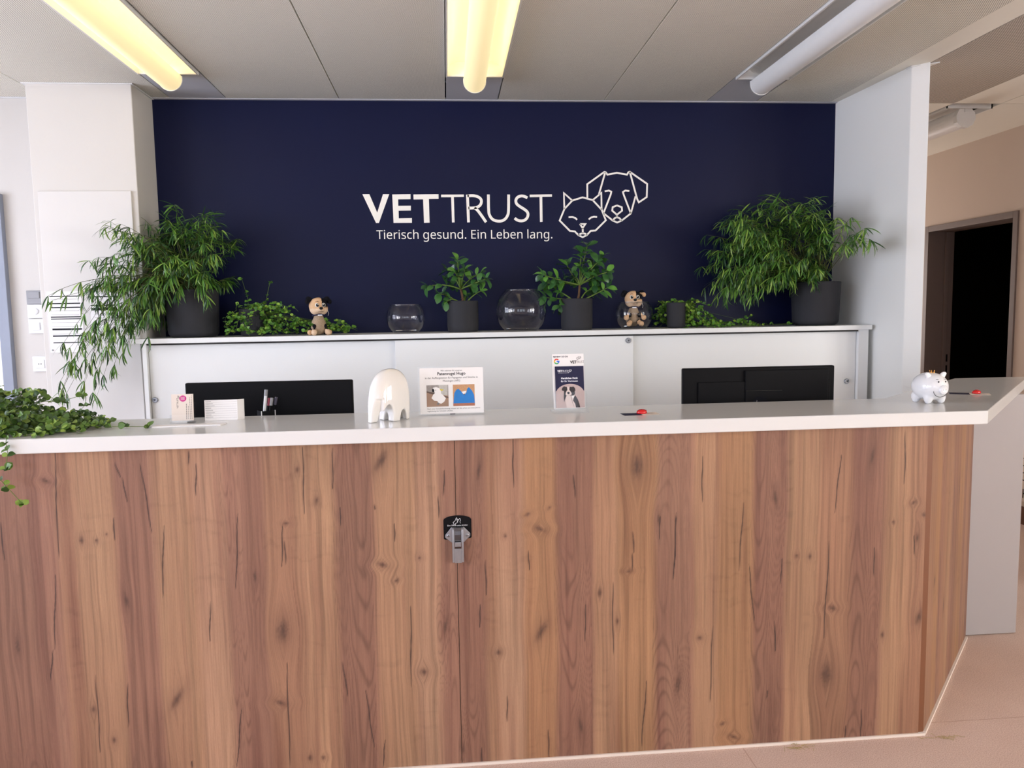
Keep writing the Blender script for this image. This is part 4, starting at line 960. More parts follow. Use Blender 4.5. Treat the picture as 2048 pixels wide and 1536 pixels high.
def inside(p, poly):
    x, y = p; r = False; n = len(poly)
    for i in range(n):
        (x0, y0), (x1, y1) = poly[i], poly[(i + 1) % n]
        if (y0 > y) != (y1 > y) and x < (x1 - x0) * (y - y0) / (y1 - y0) + x0: r = not r
    return r
def grow(poly, k):
    cx = sum(p[0] for p in poly) / len(poly); cz = sum(p[1] for p in poly) / len(poly)
    return [(cx + (x - cx) * k, cz + (z - cz) * k) for x, z in poly]
def sample(poly, rng):
    xs = [p[0] for p in poly]; ys = [p[1] for p in poly]
    while True:
        p = (rng.uniform(min(xs), max(xs)), rng.uniform(min(ys), max(ys)))
        if inside(p, poly): return p

def pot(root, c, prof, name='pot', soil=True, n=40):
    """prof: outer (radius, height) list from the foot up"""
    r, h = prof[-1]; th = .012
    full = list(prof) + [(r - th, h), (r - th, h - .03)]
    MB().lathe(full, n, c).build(name, M['pot'], root, auto=35)
    if soil: MB().lathe([(r - th - .001, h - .045), (r - th - .001, h - .0295)], n, c).build('soil', M['soil'], root)

def rounded_pot(rb, rt, h, rr):
    p = [(rb - rr, 0)]
    for k in range(1, 6): a = PI / 2 * k / 5; p.append((rb - rr + rr * math.sin(a), rr - rr * math.cos(a)))
    p += [(rb + (rt - rb) * .5, h * .55), (rt, h - .004), (rt - .003, h)]
    return p

def fern(loc, label, potprof, regions, seed, n_parts=300):
    rng = random.Random(seed)
    root = thing('potted_fern', loc, label, 'potted plant', 'tall needle leaved plants on the sideboard')
    pot(root, loc, potprof)
    top = Vector(loc) + Vector((0, 0, potprof[-1][1] - .02))
    shapes = [leaf_shape(.074, .0068, 5, lance, d) for d in (.5, 1.0, 1.5)]
    places = []; st = MB()
    for poly, ymin, ymax, n, nodes, size, spread in regions:
        for _ in range(n):
            x, z = sample(poly, rng); y = rng.uniform(ymin, ymax)
            e = Vector((x, y, z)); s = top + Vector((rng.uniform(-.06, .06), rng.uniform(-.05, .05), 0))
            hop = rng.uniform(.03, .16) + max(0, s.z - e.z) * .25
            mid = s.lerp(e, .5 + .1 * rng.random()) + Vector((0, 0, hop))
            if e.z < s.z + .02: mid = Vector((s.x + (e.x - s.x) * .55, s.y + (e.y - s.y) * .6, s.z + rng.uniform(.08, .3)))
            path = [bez(s, mid, e, t / 8) for t in range(9)]
            st.tube(path, [.0022 - .0015 * k / 8 for k in range(9)], 4, cap=False)
            for k in range(nodes):
                t = 1 - k * (.5 / nodes) * (.8 + .4 * rng.random())
                p = bez(s, mid, e, t); d = bezd(s, mid, e, t).normalized()
                cnt = rng.choice((4, 5, 5, 6, 7))
                a0 = rng.random() * 6.3
                for q in range(cnt):
                    a = a0 + q * 2.4
                    rad = Vector((math.cos(a), math.sin(a) * .8, rng.uniform(-.2, .35)))
                    dd = d * rng.uniform(.3, .9) + rad * rng.uniform(.5, 1) * spread + Vector((0, 0, -rng.uniform(.1, .75)))
                    places.append((aim(p, dd, rng.uniform(-.7, .7)), size * rng.uniform(.65, 1.2)))
    places = [(m, s) for m, s in places if fern_clear(m.translation, m.col[1].xyz * .08 * s)]
    o = st.build('stems', M['stem_dark'], root, smooth=True); o['kind'] = 'stuff'
    fill_plant(root, shapes, M['fern'], places, n_parts)
def fern_clear(p, d):
    for k in (0, .5, 1):
        q = p + d * k
        if q.y > 4.425: return False
        if q.x < -1.56 and q.y > 4.14: return False
        if q.x > 2.29 and q.y > 3.75: return False
        if q.z < SBT + .004 and q.y > 3.98 and q.x > -1.6: return False
        if q.x < -1.27 and q.x > -1.45 and q.z < 1.62 and q.y > 4.04: return False
    return True

fern((-1.345, 4.2, SBT), 'wide airy plant with fine drooping leaves on the left end of the sideboard', rounded_pot(.127, .135, .25, .03),
     [(grow(FERN_L_MAIN, 1.08), 3.96, 4.36, 140, 6, 1.05, .8), (grow(FERN_L_SPARSE, 1.1), 3.84, 4.08, 30, 4, 1.05, .7),
      ([(-1.925, 1.232), (-1.837, 1.317), (-1.662, 1.263), (-1.646, 1.125), (-1.78, 1.091), (-1.909, 1.132)], 3.86, 3.98, 8, 5, 1.1, .7),
      ([(-1.68, 1.921), (-1.626, 2.013), (-1.547, 2.013), (-1.531, 1.882)], 3.92, 4.08, 9, 4, .95, .8)], 11)
fern((2.1, 4.2, SBT), 'dense dark green drooping plant by the wing wall on the right', rounded_pot(.125, .134, .245, .03),
     [(grow(FERN_R_MAIN, 1.08), 3.96, 4.38, 165, 6, 1.05, .8), (FERN_R_ARMS, 3.72, 3.8, 9, 3, 1.1, .7)], 23)

# ---- small leathery leaved shrubs in straight dark pots
def clusia(loc, label, rp, h, tips, fork, seed, size):
    rng = random.Random(seed)
    root = thing('potted_shrub', loc, label, 'potted plant', 'leathery leaved shrubs between the glass bowls')
    pot(root, loc, [(rp * .93, 0), (rp * .97, .008), (rp, .03), (rp, h - .004), (rp - .003, h)])
    base = Vector(loc) + Vector((0, 0, h - .035)); fk = Vector((fork[0], loc[1], fork[1]))
    MB().tube([base, base.lerp(fk, .5) + Vector((.004, 0, 0)), fk], [.008, .0065, .006], 8).build('trunk', M['bark'], root, smooth=True)
    shapes = [leaf_shape(.062, .035, 6, obov, d, .25) for d in (.25, .6, .95)]
    places = []
    for i, (x, z) in enumerate(tips):
        e = Vector((x, loc[1] + rng.uniform(-.10, .10), z)); s = fk.copy()
        if z < fk.z: s = base + Vector(((x - loc[0]) * .25, 0, .03))
        mid = s.lerp(e, .5) + Vector((0, rng.uniform(-.03, .03), rng.uniform(-.01, .04)))
        MB().tube([bez(s, mid, e, t / 6) for t in range(7)], [.0045 - .002 * k / 6 for k in range(7)], 6).build('branch', M['stem'], root, smooth=True)
        Ln = (e - s).length; nn = max(2, int(Ln / .032))
        for k in range(nn):
            t = 1 - k / nn * .72
            p = bez(s, mid, e, t); d = bezd(s, mid, e, t).normalized()
            a0 = (k % 2) * PI / 2 + rng.uniform(-.4, .4) + i
            side = d.cross(Vector((.2, 1, .3))).normalized(); oth = d.cross(side)
            for q in range(4 if k == 0 else 2):
                a = a0 + q * (PI / 2 if k == 0 else PI)
                dd = d * (.75 if k == 0 else .45) + (side * math.cos(a) + oth * math.sin(a)) * .85
                places.append((aim(p, dd, rng.uniform(-.5, .5), Vector((0, -.45, 1)).normalized()), size * rng.uniform(.7, 1.15)))
    places = [(m, s) for m, s in places if (m.translation + m.col[1].xyz * .06).y < 4.42]
    fill_plant(root, shapes, M['clusia'], places, 300)
clusia((.09, 4.22, SBT), 'bushy green shrub in a dark pot between the small and large glass bowls', .086, .17, CLUSIA_A, CLUSIA_A0[1], 5, .95)
clusia((.715, 4.16, SBT), 'taller green shrub in a dark pot just right of the large glass bowl', .0865, .172, CLUSIA_B, CLUSIA_B0[1], 8, 1.1)

# ---- trailing small leaved plants
def creeper(loc, label, group, polys, ys, n, seed, leaf, size, mats, n_parts, ground, potdim=None, extra=(), zmax=.03, lay=.5):
    rng = random.Random(seed)
    root = thing('trailing_plant', loc, label, 'potted plant', group)
    c = Vector(loc)
    if potdim:
        pot(root, loc, rounded_pot(potdim[0] * .93, potdim[0], potdim[1], .012))
        c = c + Vector((0, 0, potdim[1] - .02))
    shapes = [leaf_shape(leaf, leaf * .92, 4, roundl, d, .3) for d in (.2, .8)]
    places = []; st = MB()
    def leafs(p, d, k=2):
        for _ in range(k):
            a = rng.random() * 6.28
            dd = Vector((math.cos(a), math.sin(a) - .35, rng.uniform(-.1, .9)))
            places.append((aim(p, dd, rng.uniform(-.6, .6), Vector((0, -.8, .7)).normalized()), size * rng.uniform(.6, 1.2)))
    for _ in range(n):
        poly, w = polys[0], 1
        x, z = sample(poly, rng); y = rng.uniform(*ys)
        e = Vector((x, y, max(z, ground + .004)))
        s = c + Vector((rng.uniform(-.03, .03), rng.uniform(-.03, .03), 0)) if rng.random() < lay else Vector((x + rng.uniform(-.09, .09), y + rng.uniform(-.05, .05), max(ground + .004, z - rng.uniform(0, .05))))
        mid = s.lerp(e, .5) + Vector((0, 0, rng.uniform(0, .05)))
        path = [bez(s, mid, e, t / 6) for t in range(7)]
        st.tube(path, .0008, 3, cap=False)
        L = sum((path[i + 1] - path[i]).length for i in range(6)); m = max(3, int(L / .016))
        m = min(m, 9)
        for k in range(m):
            t = 1 - k * .016 / max(L, .05)
            if t < 0: break
            leafs(bez(s, mid, e, t), None)
    for path in extra:
        P = [Vector(q) for q in smooth3(path)]
        st.tube(P, .0009, 4, cap=False)
        acc = 0
        for a, b in zip(P, P[1:]):
            acc += (b - a).length
            if acc > .016: leafs(b, None, 2); acc = 0
        leafs(P[-1], None, 4)
    o = st.build('stems', M['stem'], root, smooth=True); o['kind'] = 'stuff'
    places = [(m, s) for m, s in places if (m.translation + m.col[1].xyz * leaf * s).z > ground + .001 or m.translation.y < 2.38]
    fill_plant(root, shapes, mats, places, n_parts)
def smooth3(p, n=5):
    P = [Vector(q) for q in p]
    if len(P) < 3: return P
    P = [P[0] * 2 - P[1]] + P + [P[-1] * 2 - P[-2]]; out = []
    for i in range(1, len(P) - 2):
        a, b, c, d = P[i - 1:i + 3]
        for k in range(n):
            t = k / n; out.append(.5 * ((2 * b) + (c - a) * t + (2 * a - 5 * b + 4 * c - d) * t * t + (3 * b - a - 3 * c + d) * t ** 3))
    return out + [P[-1]]
G = 'small leaved trailing plants'
creeper((-1.035, 4.2, SBT), 'small leaved creeper spilling from a dark pot towards the plush dog beside it', G, [CREEP_A], (4.06, 4.30), 135, 3, .019, 1, M['creep'], 300, SBT,
        (.07, .145), [((-1.05, 4.17, 1.53), (-1.045, 4.15, 1.60), (-1.055, 4.14, 1.65)), ((-.97, 4.16, 1.53), (-.95, 4.14, 1.58), (-.935, 4.13, 1.63)),
                      ((-1.06, 4.12, 1.54), (-1.07, 4.11, 1.49), (-1.05, 4.1, 1.43), (-1.03, 4.09, 1.405)), ((-1.10, 4.14, 1.54), (-1.15, 4.1, 1.50), (-1.14, 4.09, 1.44), (-1.15, 4.08, 1.405)),
                      ((-.95, 4.15, 1.55), (-.87, 4.13, 1.53), (-.82, 4.12, 1.515), (-.80, 4.12, 1.50))], lay=.35)
creeper((1.287, 4.2, SBT), 'small leaved creeper around a slim dark pot right of the dog in the bowl', G, [CREEP_B], (4.21, 4.36), 105, 4, .019, 1, M['creep'], 300, SBT,
        (.054, .142), [((1.33, 4.18, 1.54), (1.36, 4.14, 1.50), (1.36, 4.12, 1.43), (1.33, 4.1, 1.41)), ((1.35, 4.2, 1.52), (1.41, 4.19, 1.54), (1.44, 4.18, 1.53)),
                       ((1.4, 4.15, 1.47), (1.44, 4.13, 1.43), (1.52, 4.12, 1.41), (1.62, 4.14, 1.41), (1.76, 4.16, 1.41), (1.85, 4.17, 1.41)),
                       ((1.45, 4.2, 1.42), (1.6, 4.22, 1.42), (1.68, 4.2, 1.44), (1.70, 4.2, 1.45)), ((1.38, 4.14, 1.5), (1.40, 4.12, 1.44), (1.46, 4.1, 1.405), (1.58, 4.1, 1.405))], lay=.3)
creeper((-1.6, 2.6, WT), 'leafy green trailing plant covering the left end of the white worktop', G, [CREEP_C], (2.42, 2.72), 190, 9, .022, 1, M['desk_creep'], 300, WT,
        (.075, .12), [((-1.33, 2.40, 1.16), (-1.325, 2.375, 1.14), (-1.32, 2.37, 1.11), (-1.325, 2.37, 1.085)), ((-1.40, 2.40, 1.15), (-1.38, 2.37, 1.08), (-1.34, 2.368, 1.02), (-1.312, 2.366, .985)),
                      ((-1.3, 2.6, 1.17), (-1.15, 2.56, 1.165), (-1.08, 2.54, 1.155), (-1.03, 2.55, 1.152)), ((-1.35, 2.6, 1.2), (-1.33, 2.6, 1.235), (-1.27, 2.6, 1.235), (-1.235, 2.6, 1.245)),
                      ((-1.27, 2.6, 1.16), (-1.225, 2.6, 1.19), (-1.21, 2.6, 1.205))], lay=.25)
# ------------------------------------------------------------------ glass bowls
def bowl(loc, rmax, h, rtop, rbase, label):
    # sphere cut by foot and mouth; inner wall 3.5 mm inside
    zc = h * .52
    def prof(r, z0, z1, n=18):
        out = []
        for k in range(n + 1):
            z = z0 + (z1 - z0) * k / n
            q = (z - zc)
            rr = r * math.sqrt(max(0, 1 - (q / (r * 1.0)) ** 2))
            e0 = rbase / max(1e-6, r * math.sqrt(max(1e-6, 1 - (zc / r) ** 2))) if zc < r else 1
            out.append((rr, z))
        return out
    r = rmax
    zc = r * math.sqrt(1 - (rbase / r) ** 2); zt = zc + r * math.sqrt(1 - (rtop / r) ** 2)
    o = prof(r, .0, zt); th = .0032; ri = r - th
    z0 = .011; i_ = prof(ri, z0, zt)
    full = [(.0005, 0.0)] + [(q, z) for q, z in o] + [(rtop - th * .5, zt + .001)] + [(q, z) for q, z in i_][::-1] + [(.0005, z0)]
    t = thing('glass_bowl', loc, label, 'bowl', 'round glass bowls on the sideboard')
    MB().lathe_open(full, 56, loc).build('wall', M['glass'], t, auto=45)
    c = Vector(loc); ring = []
    MB().lathe_open([(rtop - .0016 + .0024 * math.cos(a), zt + .0025 + .0024 * math.sin(a)) for a in [2 * PI * k / 8 for k in range(8)]], 56, loc).build('lip', M['glass_solid'], t, smooth=True)
    MB().lathe([(rbase * .93, .0115), (rbase * .97, .014), (rbase * .90, .0165), (.001, .0150)], 48, loc).build('foot', M['glass_solid'], t, smooth=True)
bowl((-.222, 4.2, SBT + .0005), .105, .157, .083, .062, 'small empty glass bowl, leftmost of the round bowls on the sideboard')
bowl((.408, 4.17, SBT + .0005), .140, .247, .088, .085, 'large empty glass bowl in the middle of the sideboard')
bowl((1.044, 4.19, SBT + .0005), .103, .157, .083, .062, 'glass bowl holding a plush dog, rightmost of the round bowls')

# ------------------------------------------------------------------ plush dogs
def plush(loc, rz, sc, label, tilt=0, sprawl=False):
    t = thing('plush_dog', loc, label, 'plush toy', 'plush puppies on the sideboard', rz)
    Mx = world_of(t) @ Matrix.Scale(sc, 4)
    hx = Mx @ Matrix.Translation((0, 0, .118)) @ Matrix.Rotation(tilt, 4, 'X')
    # body (units in metres, facing -Y)
    blob('body', [((0, .004, .052), (.036, .032, .042)), ((0, .01, .03), (.038, .034, .03)), ((0, 0, .085), .024)], [M['plush_grey'], M['plush_black']], t, .006,
         lambda c: 1 if c.y > .012 else 0, Mx)
    # head, half pale, half black
    blob('head', [((0, 0, .026), (.046, .040, .040)), ((-.018, -.010, .008), .026), ((.018, -.010, .008), .026), ((0, -.036, .008), (.020, .018, .015)), ((0, -.01, .045), (.034, .03, .022))],
         [M['plush_tan'], M['plush_black'], M['plush_light']], t, .005,
         lambda c: 1 if (c.x > .006 and c.z > .020 and c.y < .02) or c.y > .022 else (2 if c.z < .012 else 0), hx)
    for s in (-1, 1):
        e = blob('ear', [((s * .046, .004, .058), (.016, .009, .017)), ((s * .056, -.006, .047), (.012, .008, .014)), ((s * .036, .004, .056), .012)],
             [M['plush_black'], M['plush_tan']], t, .005, (lambda c, s=s: 1 if s > 0 and c.y < -.006 and sprawl else 0), hx)
        m = MB().ball((s * .0165, -.040, .030), .0095, .006, .0105, 16, 10).xf(hx); w = m.build('eye', M['eye_white'], t, smooth=True)
        MB().ball((s * .0155, -.0445, .0295), .0072, .0032, .0078, 14, 8).xf(hx).build('iris', M['black_gloss'], w, smooth=True)
        MB().ball((s * .0135, -.0475, .0325), .002, .001, .002, 8, 6).xf(hx).build('glint', M['eye_white'], w, smooth=True)
    MB().tube([hx @ Vector(q) for q in ((-.023, -.036, .046), (-.015, -.040, .049), (-.008, -.040, .046))], .0012, 6).build('eyebrow', M['edge_brown'], t, smooth=True)
    MB().ball((0, -.053, .014), .0095, .006, .007, 14, 8).xf(hx).build('nose', M['black_gloss'], t, smooth=True)
    MB().tube([hx @ Vector(q) for q in ((-.012, -.047, -.001), (-.005, -.052, -.003), (0, -.053, .002), (.005, -.052, -.003), (.012, -.047, -.001))], .0008, 5).build('mouth', M['plush_black'], t)
    ring = [Mx @ Vector((.027 * math.cos(a), .004 + .026 * math.sin(a), .098 - .004 * math.sin(a))) for a in [2 * PI * k / 24 for k in range(25)]]
    MB().tube(ring, .0045 * sc, 6).build('collar', M['ink_navy'], t, smooth=True)
    MB().box(-.011, .011, -.0275, -.0262, .0955, .1015).xf(Mx).build('collar_print', M['ink_white'], t)
    for s in (-1, 1):
        if sprawl:
            blob('front_leg', [((s * .028, -.030, .060), .014), ((s * .046, -.044, .046), .014)], [M['plush_black'], M['plush_tan']], t, .005, lambda c: 1 if abs(c.x) > .032 else 0, Mx)
            blob('hind_leg', [((s * .024, -.028, .022), .014), ((s * .032, -.05, .014), .0145)], [M['plush_black'], M['plush_tan']], t, .005, lambda c: 1 if c.y < -.034 else 0, Mx)
        else:
            blob('front_leg', [((s * .026, -.014, .045), .012), ((s * .032, -.026, .022), .012), ((s * .034, -.034, .0135), .015)], [M['plush_black'], M['plush_light']], t, .005, lambda c: 1 if c.z < .029 else 0, Mx)
            blob('hind_leg', [((s * .036, .012, .018), .017), ((s * .048, -.008, .0135), .0145)], [M['plush_black'], M['plush_tan']], t, .005, lambda c: 1 if c.y < -.002 else 0, Mx)
    MB().tube([hx @ Vector(q) for q in ((.046, .0, .005), (.050, -.004, -.012), (.046, -.006, -.022))], .0012, 5).build('care_tag', M['paper'], t)
plush((-.672, 4.10, SBT + .0005), .42, 1.06, 'sitting plush puppy with a black eye patch in front of the creeper')
plush((1.044, 4.205, SBT + .013), -.05, 1.06, 'plush puppy sitting inside the glass bowl, head above its rim', -.12, True)

# ------------------------------------------------------------------ monitors behind the counter
def monitor(cx, y, z0, z1, w, rz, label, flat):
    t = thing('monitor', (cx, y, .74), label, 'monitor', 'monitors behind the counter', rz)
    X = world_of(t); hz = -.74
    MB().box(-w / 2, w / 2, -.012, .014, z0 + hz, z1 + hz).xf(X).build('housing', M['black'], t, bevel=.005)
    MB().box(-w / 2 + .012, w / 2 - .012, .0125, .0148, z0 + hz + .012, z1 + hz - .012).xf(X).build('screen', M['black_gloss'], t)
    zc = (z0 + z1) / 2 + hz
    if flat:
        MB().box(-.12, .12, -.030, -.011, z0 + hz + .02, zc - .02).xf(X).build('back_cover', M['black'], t, bevel=.006)
    else:
        MB().box(-w / 2 + .25, w / 2 - .03, -.022, -.0121, z0 + hz + .02, z1 + hz - .012).xf(X).build('back_cover', M['black'], t, bevel=.003)
        MB().box(-w / 2 + .06, w / 2 - .02, -.018, -.0121, z0 + hz + .03, z1 + hz - .055).xf(X).build('back_cover', M['black'], t, bevel=.003)
        MB().box(-w / 2 + .25, -w / 2 + .40, -.0245, -.0221, z1 + hz - .095, z1 + hz - .092).xf(X).build('back_groove', M['black_gloss'], t)
        lg = MB().lathe([(.032, 0), (.032, .0015)], 32).xf(X @ Matrix.Translation((.0, -.022, z1 + hz - .148)) @ Matrix.Rotation(R(90), 4, 'X')).build('emblem', M['plush_black'], t)
        f = lambda u, v, q: X @ Vector((u + .1 * v, -.0236 - q, z1 + hz - .160 + v))
        text_shape('hp', .042, f, mb=None, w1=.0006).build('emblem_text', M['ink_grey'], lg)
    MB().box(-.025, .025, .008, .03, -.0 + .012, zc).xf(X).build('neck', M['black'], t, bevel=.004)
    MB().box(-.11, .11, -.045, .10, .0, .012).xf(X).build('foot', M['black'], t, bevel=.004)
monitor(-.672, 2.93, .93, 1.258, .622, -.035, 'wide flat black monitor behind the counter on the left', True)
monitor(1.238, 2.94, .93, 1.268, .622, -.01, 'black monitor with a stepped back and round emblem on the right', False)

# pen holder with markers on the desk in front of the left monitor
def pen_holder():
    t = thing('pen_holder', (-.668, 2.834, .74), 'dark angular pen holder with pale edges before the left monitor', 'pen holder', None, .55)
    X = world_of(t); zt = 1.160 - .74; w = .025
    m = MB()
    m.box(-w, w, -w, -w + .002, 0, zt).box(-w, w, w - .002, w, 0, zt).box(-w, -w + .002, -w + .002, w - .002, 0, zt).box(w - .002, w, -w + .002, w - .002, 0, zt).box(-w + .002, w - .002, -w + .002, w - .002, .305, .310)
    m.xf(X).build('cup', M['black'], t)
    for x in (-w, w):
        MB().box(x - .0015, x + .0015, -w - .0015, -w + .001, 0, zt + .001).xf(X).build('edge_strip', M['plastic_white'], t)
pen_holder()
def pen(x, y, dx, top, c, capm, label, r=.005, cap=.028):
    b = Vector((x, y, 1.0565)); e = Vector((x + dx, y, top))
    t = thing('pen', tuple(b), label, 'pen', 'markers in the pen holder')
    k = e.lerp(b, cap / (e - b).length)
    MB().tube([b, k], r, 10).build('barrel', c, t, smooth=False, auto=40)
    MB().tube([k, e], r * 1.12, 10).build('cap', capm, t, auto=40)
pen(-.684, 2.827, .022, 1.236, M['plastic_white'], M['plastic_grey'], 'tallest leaning white marker in the pen holder', .0058, .022)
pen(-.676, 2.837, .022, 1.204, M['black'], mat('red_cap', srgb(170, 60, 80), .4), 'black marker with a red cap in the pen holder')
pen(-.668, 2.824, .026, 1.206, M['black'], M['plastic_grey'], 'dark grey capped marker right of the red one in the holder')
pen(-.664, 2.842, .034, 1.206, M['black'], mat('dark_violet_cap', srgb(70, 66, 82), .4), 'dark violet capped marker, furthest right in the holder')

# ------------------------------------------------------------------ things on the worktop
def elephant():
    """arch shaped elephant: rounded body, slim trunk to the left, two pairs of legs"""
    L, Dp, H = .160, .080, .174
    h = .0019
    x = np.arange(-.09, .091, h); y = np.arange(-.05, .051, h); z = np.arange(-.006, .181, h)
    X, Y, Z = np.meshgrid(x, y, z, indexing='ij')
    zz = np.clip(Z / H, 0, 2)
    xs = X + .004 - .010 * zz
    body = ((abs(xs) / (L / 2)) ** 2.3 + (abs(Y) / (Dp / 2)) ** 2.6 + zz ** 3.6 - 1) * .022
    def arch(u, c, hw, top, lean=0):
        return np.maximum((((u - c - lean * np.clip(Z / top, 0, 1)) / hw) ** 2 + (np.clip(Z, 0, 1) / top) ** 2 - 1) * hw * .5, -.03)
    F = smax(body, -Z, .002)
    F = smax(F, -arch(X, -.0365, .0200, .058, .010), .006)
    F = smax(F, -arch(X, .0315, .0155, .036, .002), .006)
    F = smax(F, np.minimum(-arch(Y, 0, .0105, .026), X + .040), .005)
    tr = np.maximum(np.maximum(X + .050, -(abs(Y) - .0135 - .010 * np.clip(Z / .07, 0, 1) ** 2)), Z - .075)
    F = smax(F, -tr, .008)
    me = surface_nets(F, (x[0], y[0], z[0]), h, 'elephant_figurine')
    me.materials.append(M['ceramic'])
    zmin = min(p.co.z for p in me.vertices); me.transform(Matrix.Translation((0, 0, -zmin)))
    e = bpy.data.objects.new('elephant_figurine', me); e.location = (-.200, 2.572, WT + .0003); e.rotation_euler = (0, 0, R(42)); COL.objects.link(e)
    tag(e, 'white glazed arch shaped elephant figurine on the worktop', 'figurine')
elephant()

def pig():
    t = thing('piggy_bank', (1.755, 2.63, WT), 'white porcelain piggy bank with a little gold crown on the right worktop', 'piggy bank', None, R(5))
    X = world_of(t)
    blob('body', [((0, .004, .060), (.055, .062, .051)), ((0, -.020, .061), (.048, .050, .047)), ((0, -.062, .053), (.017, .014, .015)),
                  ((-.026, -.028, .012), .0135), ((.026, -.028, .012), .0135), ((-.028, .034, .012), .0145), ((.028, .034, .012), .0145),
                  ((-.026, -.028, .022), .016), ((.026, -.028, .022), .016), ((-.028, .034, .022), .017), ((.028, .034, .022), .017)], [M['ceramic_pig']], t, .005, None, X)
    for s in (-1, 1):
        blob('ear', [((s * .028, -.028, .100), (.013, .007, .013)), ((s * .035, -.030, .108), (.009, .006, .009)), ((s * .024, -.026, .094), .010)], [M['ceramic_pig']], t, .004, None, X)
        MB().ball((s * .014, -.0635, .082), .0028, .0016, .0032, 10, 8).xf(X).build('eye', M['black_gloss'], t, smooth=True)
        MB().tube([X @ Vector(q) for q in ((s * .012, -.0590, .0895), (s * .016, -.0575, .0905), (s * .019, -.0555, .0885))], .0006, 5).build('eyebrow', M['ink'], t)
        MB().ball((s * .0055, -.0765, .054), .0020, .001, .0022, 10, 8).xf(X).build('nostril', M['edge_brown'], t, smooth=True)
    MB().lathe([(.0135, 0), (.0165, .002), (.0165, .006), (.0145, .009), (.0, .0095)], 24).xf(X @ Matrix.Translation((0, -.068, .0535)) @ Matrix.Rotation(R(90), 4, 'X')).build('snout', M['ceramic_pig'], t, smooth=True)
    mo = []
    for k in range(13):
        a = PI * (.06 + .88 * k / 12)
        x = -.030 * math.cos(a); z = .053 - .027 * math.sin(a)
        mo.append(X @ Vector((x, -.0245 - .0440 * math.sqrt(max(.05, 1 - (x / .05) ** 2 - ((z - .060) / .049) ** 2)), z)))
    MB().tube(mo, .0008, 5).build('mouth_line', M['plush_black'], t, smooth=True)
    c = MB(); n = 20; z0 = .1045
    for k in range(n):
        a, b = 2 * PI * k / n, 2 * PI * (k + 1) / n
        def hh(q): return .0065 + .006 * max(0, math.cos(5 * q)) ** 1.2
        v = []
        for q in (a, b):
            for zz, rr in ((0, .0058), (hh(q), .0082)):
                for dr in (0, -.0012): v.append(((rr + dr) * math.cos(q), -.012 + (rr + dr) * math.sin(q), z0 + zz))
        c.add(v, [(0, 4, 6, 2), (1, 3, 7, 5), (2, 6, 7, 3), (0, 1, 5, 4)])
    for k in range(5):
        a = 2 * PI * k / 5; c.ball((.0084 * math.cos(a), -.012 + .0084 * math.sin(a), z0 + .0135), .0017, n=8, k=6)
    c.xf(X).build('crown', M['gold'], t)
    MB().tube([X @ Vector((.004 * math.cos(a), .066 + a * .0014, .062 + .004 * math.sin(a))) for a in [k * .6 for k in range(14)]], .0022, 6).build('tail', M['ceramic_pig'], t, smooth=True)
pig()

